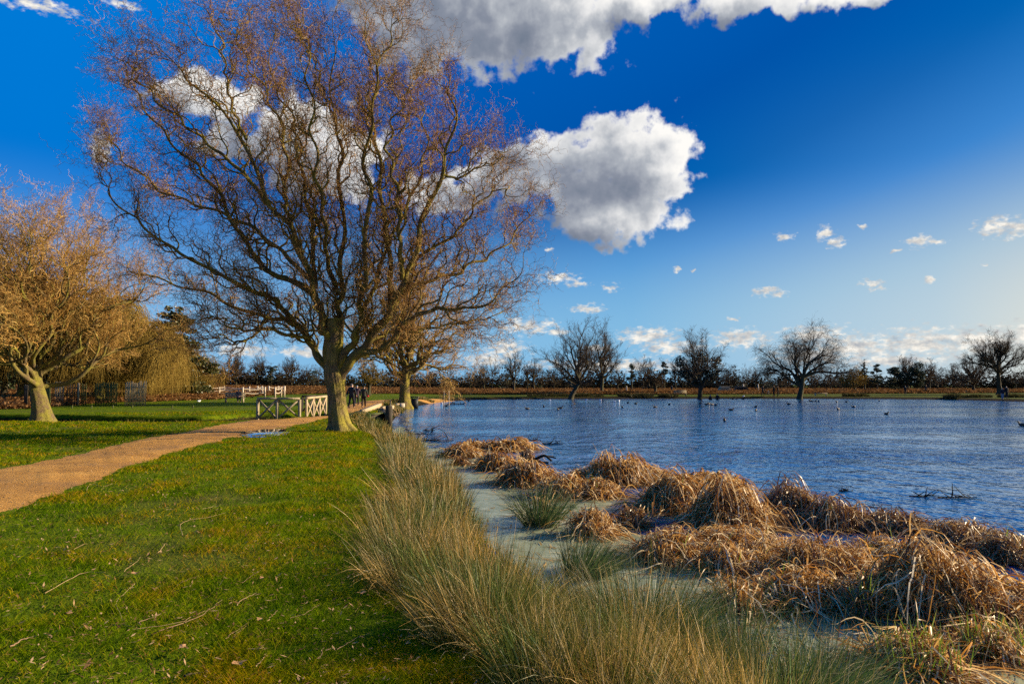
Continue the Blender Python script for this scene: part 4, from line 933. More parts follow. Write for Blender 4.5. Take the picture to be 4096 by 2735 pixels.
    if shoots:
        m_=shoots; th=rg.random(m_)*6.28; q=np.sqrt(rg.random(m_)); x=q*np.cos(th)*a; y=q*np.sin(th)*b-b*.15; z=dome(x,y)*.8
        S=np.stack([x,y,z],1); D=nrm(rg.normal(0,.25,(m_,3))*[1,1,0]+[0,0,1]); P=grow(S,D,rg.uniform(.14,.36,m_),5,rg,wig=.1,freq=3,trop=(0,0,-.4))
        wv=np.maximum(.008,.0008*d)*rg.uniform(.7,1.3,m_); V,Q=strips(P,wv[:,None]*np.array([1,1,.9,.7,.1])[None],nrm(np.cross(D,[.2,1.,0])+rg.normal(0,.3,(m_,3))))
        obj('foliage',mesh('foliage',V,Q,shoot_mat),root)
    return root
M_=[
 (2035,1802,190,46,'small spiky clump of broken reeds, first of the tiny row nearest the open pond',1,reed_mat,0),
 (1850,1826,150,42,'low clump of broken straw reeds on the scum, nearest the rushes',1,reed_mat,0),
 (1900,1795,120,22,'flat scatter of broken reed stalks behind the low straw clump',.8,reed_mat,0),
 (2108,1848,60,52,'tiny round reed tuft standing alone in blue water by the black stick',1,reed_dark,0),
 (1840,1860,60,20,'mossy dark little hummock on the scum beside the rushes',1,reed_dark,0),
 (1985,1880,150,80,'straw-coloured mound where the long diagonal ridge of reeds begins',1,reed_mat,0),
 (2110,1940,230,92,'middle mound of the long diagonal ridge of pale reeds',1,reed_mat,6),
 (2260,1990,200,92,'end mound of the long diagonal ridge of pale reeds',1,reed_mat,8),
 (2405,1990,150,80,'squat reed mound directly left of the tall round dome',1,reed_mat,10),
 (2480,1935,270,170,'tallest round dome of reeds beside blue water, one long stalk above it',1,reed_mat,0),
 (2340,1920,100,44,'small heap of pale reeds leaning against the left foot of the tall dome',1,reed_mat,0),
 (2600,1925,150,80,'low pale reed heap behind the right shoulder of the tall dome',1,reed_mat,0),
 (2720,2050,330,180,'broad brown reed mound, first of the back row after the tall dome',1,reed_mat,14),
 (2940,2110,340,210,'broad brown reed mound with bright orange side, second of the back row',1,reed_mat,0),
 (2850,1965,300,70,'low pale strip of reeds along the blue water behind the back row',1,reed_mat,6),
 (3190,2085,320,215,'high dark reed mound with snapped tops, third of the back row',1,reed_dark,4),
 (3370,2110,300,170,'dark reed mound sloping down to the water, fourth of the back row',1,reed_dark,12),
 (3610,2125,270,120,'isolated low rounded dark mound beside the open water',1,reed_dark,4),
 (3890,2190,300,150,'dark rounded reed mound at the open water near the picture edge',1,reed_dark,0),
 (4080,2250,270,210,'large dark reed mound cut by the picture edge',1,reed_dark,8),
 (3330,2310,360,230,'tall combed brown reed mound in the middle with pale broken tips',1,reed_mat,6),
 (3560,2260,260,100,'flattened orange reeds between the combed mound and the big shaggy one',1,reed_mat,8),
 (3800,2460,600,330,'biggest shaggy mound of golden brown reeds hanging over dark water',1.15,reed_mat,10),
 (4110,2480,320,230,'brown reed mound at the picture edge right of the biggest shaggy one',1,reed_mat,20),
 (2680,2250,330,180,'pale upright snapped reeds standing in scum behind the rushes',1,reed_mat,10),
 (2900,2290,240,110,'loose tangle of orange reeds left of the combed mound',1,reed_mat,6),
 (2990,2230,420,80,'flat litter of fallen reeds between the back row and the middle mounds',1,reed_mat,4),
 (2370,2145,210,100,'orange reed clump with green blades in the scum, between rushes and back row',1,reed_mat,12),
 (2530,2110,150,60,'little reed clump between the orange clump and the back row',1,reed_dark,8),
 (2165,2070,90,66,'tiny pointed tuft of reeds in pale scum',1,reed_mat,4),
 (2960,2450,250,110,'bright orange small clump of reeds behind the green rush tussocks',1,reed_mat,4),
 (3230,2430,380,130,'low golden brown reed heap in front of the combed mound',1,reed_mat,16),
 (3480,2480,150,110,'dark wet reed clump with yellow-green shoots at the foot of the low golden heap',1,reed_dark,40),
 (3700,2700,380,130,'bottom clump of golden reeds with many yellow-green shoots',1,reed_mat,120),
 (4010,2640,330,170,'corner clump of orange reeds and yellow-green shoots, lowest at the picture edge',1,reed_mat,90),
]
for i,(px,py,w_,h_,lab,dn,mt,sh) in enumerate(M_):
    mound(px,py,w_,h_,lab,dn,mt,sh,seed=i,spiky=.9 if w_<250 and h_<110 else .55,depth=.85)
# debris afloat on the scum
rg=np.random.default_rng(78); px=rg.uniform(1600,4300,9000); py=rg.uniform(1745,2730,9000)
dxy=np.array([at(u_,v_,WZ)[:2] for u_,v_ in zip(px,py)]); sw=shore_s(dxy[:,0],dxy[:,1]); k_=(sw<-.05)&(sw>-3.4-2.*(dxy[:,0]>1.5))&(rg.random(9000)<.35+.5*fbm(dxy[:,0]*1.3,dxy[:,1]*1.3,3,2)); dxy=dxy[k_]; n=len(dxy)
an_=rg.random(n)*6.28; L=rg.uniform(.03,.20,n); wd_=np.maximum(.012,.0016*dxy[:,1])*rg.uniform(.6,1.5,n)
dirs=np.stack([np.cos(an_),np.sin(an_),0*an_],1); c=np.stack([dxy[:,0],dxy[:,1],np.full(n,WZ+.013)+.006*rg.random(n)],1)
P=np.stack([c-dirs*L[:,None],c+rg.normal(0,.012,(n,3))*[1,1,.3],c+dirs*L[:,None]],1); P[...,2]=np.maximum(P[...,2],WZ+.010)
V,Q=strips(P,wd_[:,None]*np.array([.5,1,.4])[None],np.stack([-dirs[:,1],dirs[:,0],0*an_],1))
tag(obj('floating_litter',mesh('floating_litter',V,Q,reed_mat)),'bits of dead reed afloat on the scummy shallows','litter',kind='stuff')
# blades standing in the water here and there
rg=np.random.default_rng(77)
n=520; pts=[]
while len(pts)<n:
    px=rg.uniform(2150,4200); py=rg.uniform(2080,2720); 
    if py<2080+ (px-2150)*.12: continue
    p=at(px,py,WZ)
    if float(shore_s(p[:1],p[1:2])[0])<.1: pts.append(p)
S=np.array(pts)-[0,0,.02]; D=nrm(rg.normal(0,.35,(n,3))*[1,1,0]+[-.1,0,1]); P=grow(S,D,rg.uniform(.06,.30,n),5,rg,wig=.2,freq=4,trop=(0,0,-1))
wv=np.maximum(.006,.0008*S[:,1])*rg.uniform(.6,1.2,n); V,Q=strips(P,wv[:,None]*np.array([1,1,.9,.6,.1])[None],nrm(np.cross(D,[.2,1.,0])+rg.normal(0,.3,(n,3))))
tag(obj('reed_stubble',mesh('reed_stubble',V,Q,reed_dark)),'broken reed stubble poking out of the shallow scummy water','reeds',kind='stuff')

def stick(px_pts, r, label, mt, name='fallen_twig', z=.034, group='fallen twigs on the lawn', water=False, cat='twig', wob=.016):
    w3=[at(x,y,WZ+.01) if water else gat(x,y) for x,y in px_pts]
    w3=np.array(w3)+[0,0,0 if water else z]
    r*=.45; n=max(12,len(w3)*6); P=catmull(w3,n) if len(w3)>2 else w3[0]+(w3[-1]-w3[0])*np.linspace(0,1,n)[:,None]
    rs=np.random.default_rng(int(px_pts[0][0])); P=P+np.cumsum(rs.normal(0,wob*.35,(n,3)),0)*[1,1,.2]
    o0=P[0].copy(); P=P-o0; rr_=np.linspace(r,r*.35,n); V,Q=tubes(P[None],rr_[None],6)
    return tag(obj(name,mesh(name,V,Q,mt,True),loc=o0),label,cat,group)
tw_pale=solid('twig_pale',(.28,.17,.07),(.46,.32,.16),20,.7); tw_brown=solid('twig_brown',(.16,.09,.045),(.30,.19,.10),20,.7); tw_dark=solid('twig_dark',(.05,.035,.02),(.11,.08,.05),20,.8)
c_=lambda L:[(x/1.3818,y/1.3818+1900) for x,y in L]
for L,r,lab,mt in [
 ([(245,672),(440,565),(570,568)],.006,'long pale curved twig lying alone in the left of the lawn',tw_pale),
 ([(690,555),(800,470)],.006,'short straight pale twig pointing up to the pond, beside a dry leaf',tw_pale),
 ([(870,445),(905,397),(935,415)],.007,'pale twig bent like a hook in the middle of the lawn',tw_pale),
 ([(750,620),(680,690),(645,760),(690,830)],.005,'golden twig curled like a letter C',tw_pale),
 ([(740,877),(980,835),(1130,760)],.005,'thin golden twig running just left of the longest twig',tw_pale),
 ([(870,890),(1050,825),(1160,775),(1230,725)],.0075,'longest brown curved twig in the front of the lawn',tw_brown),
 ([(770,850),(780,830),(860,800)],.009,'thick crooked stick with a snapped end, below the curled twig',tw_brown),
 ([(620,850),(700,846),(770,855)],.006,'dark twig crossing the foot of the crooked stick',tw_dark),
 ([(1005,350),(1010,275),(1150,245),(1240,220)],.006,'pale arched twig high in the middle of the lawn',tw_pale),
 ([(1115,200),(1200,183)],.006,'small twig with a white stripped end',tw_pale),
 ([(980,635),(1040,600),(1120,573)],.005,'thin brown twig lying right of the curled golden one',tw_brown),
 ([(1335,615),(1430,540)],.005,'slim twig slanting up at the shadow edge of the lawn',tw_brown),
 ([(1205,630),(1215,580),(1240,530)],.005,'dark upright-lying twig in mid lawn',tw_dark),
 ([(45,975),(110,930),(170,915)],.013,'thick broken stick at the left lower corner of the lawn',tw_brown),
 ([(225,1105),(270,1060),(320,1047)],.007,'pale bent twig near the bottom left of the lawn',tw_pale),
 ([(1250,930),(1380,828)],.006,'straight brown twig right of the longest twig, left of a pair',tw_brown),
 ([(1280,925),(1375,860)],.005,'straight brown twig right of the longest twig, right of a pair',tw_brown),
 ([(1310,745),(1350,700),(1420,655)],.008,'knobbly pale stick at the edge of the shaded grass',tw_pale),
 ([(1470,830),(1530,770)],.006,'short pale twig in the half shade left of the rushes',tw_pale),
 ([(1870,990),(2050,900)],.006,'twig lying in the shade next to the rushes, lowest on that side',tw_brown),
 ([(1010,1140),(1075,1128),(1140,1120)],.018,'dark mossy piece of branch at the bottom edge of the lawn',tw_dark),
 ([(1365,985),(1480,983)],.011,'flat whitish stripped piece of wood in the front lawn',tw_pale),
 ([(475,95),(490,60),(545,75),(605,60)],.008,'pale zigzag twig beside the sandy path',tw_pale),
 ([(1415,1090),(1460,1030)],.008,'short stout pale twig near the bottom middle of the lawn',tw_pale),
 ([(400,430),(430,410),(460,400)],.005,'tiny yellow twig in the upper left of the lawn',tw_pale),
 ([(290,925),(293,900),(275,880)],.009,'small dark brown stub of wood right of the thick broken stick',tw_brown),
 ([(1750,1040),(1775,1000),(1800,970)],.006,'brown twig in deep shade at the bottom right of the lawn',tw_brown),
 ([(1590,820),(1700,780),(1770,735)],.005,'thin brown twig in the half shade below the knobbly stick',tw_brown),
 ([(915,205),(950,200),(975,205)],.006,'tiny pale kinked twig left of the white-ended one',tw_pale)]:
    stick(c_(L),r,lab,mt)
stick([(3845,2390),(3920,2330),(3960,2300),(3998,2265)],.012,'pale straight stick slanting over the biggest shaggy reed mound',tw_pale,z=.72,group='loose stalks among the reeds',name='broken_stalk',cat='stalk',wob=.004)
stick([(2371,1770),(2400,1820),(2425,1862)],.010,'lone tall pale stalk leaning out above the tall reed dome',tw_pale,group='loose stalks among the reeds',water=True,name='broken_stalk',cat='stalk',wob=.002)
# that stalk stands up: rebuild it upright from the dome
o=[q for q in C.objects if q.name.startswith('broken_stalk')][-1]
pa=at(2425,1935,WZ)+[0,.3,.35]; pb=atY(2371,1770,pa[1]); P=pa+(pb-pa)*np.linspace(0,1,12)[:,None]; V,Q=tubes((P-pa)[None],np.linspace(.010,.004,12)[None],6)
o.data=mesh('broken_stalk',V,Q,tw_pale,True); o.location=[float(v) for v in pa]
for i,(px,py,l_) in enumerate([(2795,2050,'long pale stalk lying across the second mound of the back row')]):
    pa=at(2690,2055,0)+[0,0,0]; pa=atY(2795,2048,at(2795,2110,WZ)[1]-.1); pb=atY(2965,2030,pa[1]+.1)
    P=pa+(pb-pa)*np.linspace(0,1,12)[:,None]; V,Q=tubes((P-pa)[None],np.linspace(.009,.005,12)[None],6)
    tag(obj('broken_stalk',mesh('broken_stalk',V,Q,tw_pale,True),loc=pa),l_,'stalk','loose stalks among the reeds')
# black forked stick in the water by the tiny tuft
wet=solid('wet_wood',(.008,.007,.006),(.03,.025,.02),15,.8,.3,20,.1)
pa=at(2125,1850,WZ); g=G()
for pts_,r in [([(0,0,.03),(.25,.02,.16),(.42,0,.20),(.60,.02,.05)],.05),([(.40,0,.19),(.55,.1,.17),(.74,.1,.12)],.03),([(.1,0,.06),(.3,-.1,.03),(.5,-.12,.02)],.035)]:
    V,Q=tubes(catmull(pts_,14)[None],np.linspace(r,r*.6,14)[None],8); g.add(V,Q=Q)
tag(obj('driftwood',g.mesh('driftwood',wet,True),loc=pa),'black wet forked branch half out of the water by the tiny reed tuft','driftwood')
def brush(px,py,w_,lab,n=9,seed=1,mt=wet,h=.25):
    rg=np.random.default_rng(seed); p=at(px,py,WZ); n+=1; S=np.zeros((n,3)); S[1:,0]=rg.uniform(.1,.9,n-1)*w_-w_/2; S[0,0]=-w_/2; S[:,2]=.01
    a=rg.random(n)*6.28; D=np.stack([np.cos(a),np.sin(a)*.6,rg.uniform(.1,.9,n)],1); P=grow(S,D,rg.uniform(.3,1,n)*w_*.6,8,rg,wig=.5,freq=4,trop=(0,0,-.5)); P[...,2]=np.clip(P[...,2]*h/.25,.0,None); P[0]=np.stack([np.linspace(-w_/2,w_/2,8),0*np.arange(8),.012+0*np.arange(8)],1)
    V,Q=tubes(P,taper(np.full(n,.006+.0004*p[1]),8,.4),4)
    tag(obj('driftwood',mesh('driftwood',V,Q,mt,True),loc=p),lab,'driftwood','sunken branches in the pond')
brush(2000,1672,.9,'thin upright twig rising from the pond left of mid water',3,3,tw_pale,.4) if False else None
for px,py,w_,lab,sd in [(1680,1735,1.4,'tangle of brown weed and twigs afloat just off the mossy post',11),(1740,1762,1.5,'dark twiggy raft on the scum below the first tangle',12),(1715,1722,.6,'thin bare twig upright in the water right of the mossy post',13),
   (1560,1665,2.0,'heap of pale driftwood at the foot of the timber blocks',14),(1830,1617,2.6,'fine twigs breaking the surface below the staked sapling',15),(2130,1760,.7,'faint twigs in the water above the tiny reed tuft',16),(2210,1775,.8,'loose branch tips right of those faint twigs',17),
   (3690,1985,.55,'dark bent twigs in the rippled water above the isolated mound',18),(3830,1990,.8,'two-pronged twig in the rippled water, right of the bent ones',19),(3385,1965,.3,'small dark stub poking out of the ripples over the back row',20)]:
    brush(px,py,w_,lab,seed=sd,mt=tw_pale if 'pale' in lab else wet)
# fallen leaves
rg=np.random.default_rng(9); lf=solid('oak_leaf',(.32,.16,.06),(.45,.26,.11),30,.7)
for i,(px,py,s,lab) in enumerate([(543,2312,.055,'curled orange leaf beside the short straight twig'),(972,1765,.10,'pale crumpled leaf near the puddle edge'),(1050,2332,.04,'small brown leaf in the middle of the lawn'),(1445,2393,.05,'orange leaf at the shaded side of the lawn'),(730,2617,.05,'brown leaf near the bottom of the lawn, left of centre'),(955,2680,.06,'large curled brown leaf at the bottom edge of the lawn'),(272,2476,.045,'brown leaf right above the thick broken stick'),(1042,2502,.045,'pale orange leaf below the longest twig'),(295,2165,.035,'tiny orange leaf in the upper left of the lawn'),(558,1735,.09,'pale leaf on the grass beyond the path')]):
    s*=.5; p=gat(px,py,.05); a=np.linspace(0,2*np.pi,18,endpoint=False); r=s*(1+.28*np.cos(a*5)); V=np.stack([r*np.cos(a)*1.3,r*np.sin(a),.25*s*np.cos(a*2)+.1*s],1); V=np.vstack([[0,0,-.1*s],V]); V=np.vstack([V,V-[0,0,.002]])
    T=[[0,1+j,1+(j+1)%18] for j in range(18)]+[[19,20+(j+1)%18,20+j] for j in range(18)]
    tag(obj('fallen_leaf',mesh('fallen_leaf',V,[np.array(T)],lf),loc=p,rz=i*1.3),lab,'leaf','fallen leaves')
# small litter strewn in the grass and over the path
n=12000; x,y,r=fan(n,3.0,34,-52,10); s=shore_s(x,y); k_=(s>.8)&(np.hypot((x-PUD[0])/PUD[2],(y-PUD[1])/PUD[3])>1.3); x,y=x[k_],y[k_]; n=len(x); pin=inside(x,y,path_poly); z=gz(x,y)+np.where(pin,.065,.045)
a=nrm(rg.normal(size=(n,3))*[1,1,.25]); b_=nrm(np.cross(a,[.2,.1,1.])); s=np.where(pin,.012,.011)*rg.uniform(.4,1.6,n)*(1+np.hypot(x,y)/18); c=np.stack([x,y,z],1)
V=np.stack([c-a*s[:,None]*1.4,c+b_*s[:,None]*.35,c+a*s[:,None]*1.4,c-b_*s[:,None]*.35],1).reshape(-1,3)
litm=leafy('litter_bits',[(0,(.06,.03,.015)),(.5,(.20,.11,.05)),(1,(.42,.28,.15))],trans=.1,gloss=0)
tag(obj('leaf_litter',mesh('leaf_litter',V,np.arange(4*n).reshape(n,4),litm)),'scattered dead leaf scraps and twig bits over lawn and path','litter',kind='stuff')
# ---------- timber: footbridge rails, sluice, fences, benches ----------
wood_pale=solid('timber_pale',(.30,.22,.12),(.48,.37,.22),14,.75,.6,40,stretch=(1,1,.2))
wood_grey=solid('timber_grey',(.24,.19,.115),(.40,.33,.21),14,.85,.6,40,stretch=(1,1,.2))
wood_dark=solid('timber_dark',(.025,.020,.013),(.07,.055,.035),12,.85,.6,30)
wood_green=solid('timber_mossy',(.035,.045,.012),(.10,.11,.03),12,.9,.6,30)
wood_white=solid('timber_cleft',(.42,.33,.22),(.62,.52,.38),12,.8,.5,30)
def rail_run(name,label,pts,h,mt,braced=True,pw=.13,ends=True):
    """posts at pts (world xy), a cap rail and crossed braces in each bay"""
    p0=np.array([*pts[0],gz1(*pts[0])]); root=empty(name,p0); tag(root,label,'railing','timber rails of the footbridge')
    zl=float(land(np.array([pts[0][0]]),np.array([pts[0][1]]))[0]); W_=[np.array([x,y,max(gz1(x,y),zl-.12)])-p0 for x,y in pts]
    zt=[zl-p0[2]+h for w in W_]
    for w,z in zip(W_,zt):
        g=G(); g.box((w[0],w[1],(w[2]-.6+z-.055)/2),(pw,pw,z-.055-w[2]+.6)); obj('post',g.mesh('post',mt),root)
    d=nrm(W_[-1]-W_[0])
    g=G(); 
    for a,b,za,zb in zip(W_[:-1],W_[1:],zt[:-1],zt[1:]):
        g.beam([a[0],a[1],za],[b[0],b[1],zb],.17,.11)
    obj('top_rail',g.mesh('top_rail',mt),root)
    nrmv=np.array([-d[1],d[0],0])
    for a,b,za,zb in zip(W_[:-1],W_[1:],zt[:-1],zt[1:]):
        e=nrm((b-a)*[1,1,0])*pw*.5
        for q,(z0,z1) in enumerate((( a[2]+.06,zb-.09),(za-.09,b[2]+.06))):
            g=G(); off=nrmv*(.028 if q else -.028)
            g.beam(np.array([a[0],a[1],z0])+e+off,np.array([b[0],b[1],z1])-e+off,.05,.10); obj('brace',g.mesh('brace',mt),root)
    return root
Yb=37.0; xs=[(1035-2048)/4/F*Yb,(1120-2048)/4/F*Yb,(1204-2048)/4/F*Yb]
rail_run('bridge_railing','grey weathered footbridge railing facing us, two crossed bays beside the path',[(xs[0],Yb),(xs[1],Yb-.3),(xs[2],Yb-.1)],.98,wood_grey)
rail_run('bridge_railing','sunlit pale footbridge railing, three crossed bays running away along the path',[((1229-2048)/4/F*37.1,37.1),((1256-2048)/4/F*38.9,38.9),((1281-2048)/4/F*40.7,40.7),((1306-2048)/4/F*42.5,42.5)],.98,wood_pale,pw=.11)  # paler timber colour stands in for the sun on this run
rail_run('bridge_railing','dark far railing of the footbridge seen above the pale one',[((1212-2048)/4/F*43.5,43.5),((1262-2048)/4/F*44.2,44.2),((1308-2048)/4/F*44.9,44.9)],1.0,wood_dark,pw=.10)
# timber kerbs and the sluice by the water
def beam_thing(name,label,cat,a,b,w,t,mt,group=None):
    a=np.asarray(a,float); g=G(); g.beam([0,0,0],np.asarray(b)-a,w,t); 
    return tag(obj(name,g.mesh(name,mt),loc=a),label,cat,group)
a=gat(1448,1655,.10); b=gat(1519,1628,.14); beam_thing('timber_kerb','long pale timber kerb on the pond side of the path, nearest the big trunk','kerb',a,b,.28,.30,wood_pale,'timber kerbs by the sluice')
a=gat(1528,1636,.06); b=gat(1570,1631,.06); beam_thing('timber_kerb','yellow-lichened timber kerb further along the water, before the white blocks','kerb',a,b,.25,.26,wood_pale,'timber kerbs by the sluice')
for i,(px,lab) in enumerate([(1586,'white sunlit timber block at the water, left of two'),(1604,'white sunlit timber block at the water, right of two')]):
    p=at(px,1640,WZ); g=G(); g.box((0,0,.25),(.62,.35,.62)); tag(obj('timber_block',g.mesh('timber_block',wood_white),loc=p+[0,0,.05]),lab,'block','timber blocks at the sluice')
pa=gat(1450,1660,-.05); root=empty('sluice',pa); tag(root,'dark mossy timber retaining wall and sluice between the big trunk and the pond','sluice')
pl=[gat(x,y) for x,y in [(1446,1662),(1480,1672),(1515,1684),(1540,1694),(1553,1712)]]
for a,b in zip(pl[:-1],pl[1:]):
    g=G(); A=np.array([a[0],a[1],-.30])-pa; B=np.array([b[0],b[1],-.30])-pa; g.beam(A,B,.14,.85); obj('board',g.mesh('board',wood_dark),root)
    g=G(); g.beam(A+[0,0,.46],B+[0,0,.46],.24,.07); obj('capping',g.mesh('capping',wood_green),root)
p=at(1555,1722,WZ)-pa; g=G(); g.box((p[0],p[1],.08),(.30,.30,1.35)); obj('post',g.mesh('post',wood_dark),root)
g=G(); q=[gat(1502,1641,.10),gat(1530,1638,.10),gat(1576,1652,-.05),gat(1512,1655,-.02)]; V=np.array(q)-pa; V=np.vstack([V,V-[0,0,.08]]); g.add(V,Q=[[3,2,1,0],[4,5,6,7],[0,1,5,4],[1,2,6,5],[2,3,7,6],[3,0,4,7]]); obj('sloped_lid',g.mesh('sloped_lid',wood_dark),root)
g=G(); p=at(1560,1690,WZ)-pa; g.box((p[0],p[1],.35),(.05,.05,1.1)); obj('iron_rod',g.mesh('iron_rod',solid('iron',(.05,.05,.05),None,5,.5,metal=.8)),root)

def paling(px0,px1,py_base,py_top,n,label,mt,Y=None,dy=0.,lean=0.,group='paling tree guards in the bracken'):
    Y=56 if Y is None else Y; p0=placed((px0+px1)/2,Y); x0=(px0-2048)/4/F*Y; x1=(px1-2048)/4/F*Y; h=hgt_at(py_top,Y,p0[2])
    root=empty('paling_fence',p0); tag(root,label,'fence',group)
    c=np.array([(x0+x1)/2,Y]); hw=(x1-x0)/2; rg=np.random.default_rng(int(px0))
    for z in (.28,.78):
        g=G(); g.beam([-hw,dy*.5,h*z],[hw,-dy*.5,h*z],.05,.09); obj('rail',g.mesh('rail',mt),root)
    for i in range(n):
        t=i/(n-1); x=-hw+2*hw*t; y=dy*(.5-t)-.04; hh=h*rg.uniform(.94,1.03); g=G(); w=2*hw/n*.62
        l=rg.normal(0,.02)+lean; V=np.array([[x-w/2,y,0],[x+w/2,y,0],[x+w/2+l,y,hh-.06],[x+l,y,hh],[x-w/2+l,y,hh-.06]]); V=np.vstack([V,V-[0,.025,0]])
        me=mesh('pale',V,[np.array([[0,1,6,5],[1,2,7,6],[4,0,5,9],[0,4,2,1],[5,6,7,9]]),np.array([[2,4,3],[7,8,9],[2,3,8],[2,8,7],[3,4,9],[3,9,8]])],mt); obj('pale',me,root)
    return root
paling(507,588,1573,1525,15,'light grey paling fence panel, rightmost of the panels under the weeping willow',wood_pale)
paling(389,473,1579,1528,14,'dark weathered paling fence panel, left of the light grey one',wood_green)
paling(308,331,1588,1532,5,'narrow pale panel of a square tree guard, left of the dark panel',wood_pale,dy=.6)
paling(284,308,1586,1533,5,'side panel with its shade painted dark, joined to the narrow pale panel',wood_dark,dy=-.5)  # dark timber colour paints the shade on this side of the guard
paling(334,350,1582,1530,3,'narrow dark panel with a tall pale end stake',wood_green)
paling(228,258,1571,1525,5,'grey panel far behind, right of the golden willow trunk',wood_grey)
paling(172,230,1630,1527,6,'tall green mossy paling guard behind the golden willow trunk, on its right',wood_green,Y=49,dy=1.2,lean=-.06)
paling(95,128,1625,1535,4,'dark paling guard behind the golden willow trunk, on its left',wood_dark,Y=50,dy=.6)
# cleft rail pen
def pen(label,posts,rails,mt=wood_white):
    Y0=placed(posts[0][0],92)[1]; p0=placed(posts[0][0],posts[0][1]); root=empty('rail_pen',p0); tag(root,label,'fence','cleft rail pens in the bracken')
    W_=[placed(px,Y) for px,Y in posts]
    for w in W_:
        g=G(); g.box((w[0]-p0[0],w[1]-p0[1],w[2]-p0[2]+.65),(.17,.17,1.5)); obj('post',g.mesh('post',mt),root)
    for i,j in rails:
        for z in (.62,1.12):
            a=W_[i]-p0+[0,0,z]; b=W_[j]-p0+[0,0,z]; P=a+(b-a)*np.linspace(0,1,6)[:,None]; P[1:-1,2]-=.09*np.sin(np.linspace(0,3.14,4)); V,Q=tubes(P[None],np.full((1,6),.055),5); obj('rail',mesh('rail',V,Q,mt),root)
pen('long cleft timber rail pen in the bracken behind the man on the bench',[(773,100),(785,103),(800,106),(838,92),(880,86),(974,86),(1062,88),(1052,104),(1000,104),(900,118),(820,112)],[(0,1),(1,2),(2,10),(0,3),(3,4),(4,5),(5,6),(6,7),(7,8),(8,9),(9,10)])
pen('small bright rail pen panel at the right end of the long pen',[(1103,88),(1127,95),(1140,93)],[(0,1),(1,2)])
pen('upper cleft rail pen at the back, right of centre of the bracken',[(1033,122),(1050,124),(1078,122),(1116,124),(1138,126),(1142,120)],[(0,1),(1,2),(2,3),(3,4),(4,5)])
def bench(px,py,label,mt,rz=0.,back=True,w=1.6,name='park_bench'):
    p=gat(px,py); root=empty(name,p,rz); tag(root,label,'bench','timber benches')
    g=G(); [g.box((0,-.18+.13*i,.45),(w,.11,.04)) for i in range(4)]; obj('seat',g.mesh('seat',mt),root)
    for s in (-1,1):
        g=G(); g.box((s*w*.42,.0,.215),(.09,.42,.43)); obj('leg',g.mesh('leg',mt),root)
    if back:
        g=G(); [g.box((0,.26,.62+.14*i),(w,.035,.11)) for i in range(3)]
        for s in (-1,1): g.box((s*w*.42,.295,.5),(.07,.035,.98))
        obj('backrest',g.mesh('backrest',mt),root)
    return root
bn=bench(938,1609,'weathered park bench on the grass with a man sitting on it',wood_grey,R(10),w=1.9)
bench(1863,1580,'low plank bench at the bracken edge behind the staked sapling',wood_dark,back=False,w=1.9)
bench(2722,1583,'timber bench at the bracken edge left of the ivy-clad tree',wood_grey,back=True,w=2.2)
bench(3283,1583,'low pale log seat on the grass right of the drooping willow',wood_white,back=False,w=2.2)
# bin
p=gat(1660,1602); p=placed(1660,66); root=empty('litter_bin',p); tag(root,'black litter bin standing beside the stout dark willow trunk','bin')
blk=solid('bin_black',(.015,.015,.015),(.03,.03,.03),8,.5,.2)
g=G(); g.box((0,0,.5),(.62,.55,1.0)); obj('body',g.mesh('body',blk),root)
g=G(); g.box((0,0,1.16),(.68,.60,.08)); [g.box((sx*.28,sy*.24,1.06),(.05,.05,.13)) for sx in(-1,1) for sy in(-1,1)]; obj('lid',g.mesh('lid',blk),root)
# staked sapling
p=placed(1786,72); root=empty('sapling',p); tag(root,'young sapling tied between two tall pale stakes on the pond bank','sapling')
for s in (-.28,.32):
    g=G(); g.beam([s,0,-.1],[s*.8,0,2.3],.09,.09); obj('stake',g.mesh('stake',wood_white),root)
g=G(); g.beam([-.25,0,1.9],[.28,0,1.9],.05,.08); obj('crossbar',g.mesh('crossbar',wood_white),root)
P=grow(np.array([[0,0,0.]]),np.array([[0,0,1.]]),np.array([3.]),14,rg,wig=.1,freq=2); V,Q=tubes(P,taper(np.array([.035]),14,.3),6); obj('trunk',mesh('trunk',V,Q,bark_limb,True),root)
S,D,Rp,tt=spawn(P,taper(np.array([.035]),14,.3),40,rg,t0=.35,ang=(20,70)); P=grow(S,D,rg.uniform(.5,1.6,40),8,rg,wig=.5,freq=5,trop=(0,0,-.5)); V,Q=tubes(P,taper(np.full(40,.014),8,.5),4)
g=G(); g.add(V,Q=Q); S,D,Rp,tt=spawn(P,taper(np.full(40,.014),8,.5),7,rg,t0=.2,ang=(20,70)); P=grow(S,D,rg.uniform(.3,.8,280),6,rg,wig=.6,freq=8,trop=(0,0,-1)); V,Q=tubes(P,taper(np.full(280,.010),6,.5),3); g.add(V,Q=Q)
obj('crown',g.mesh('crown',twig_gold,True),root)
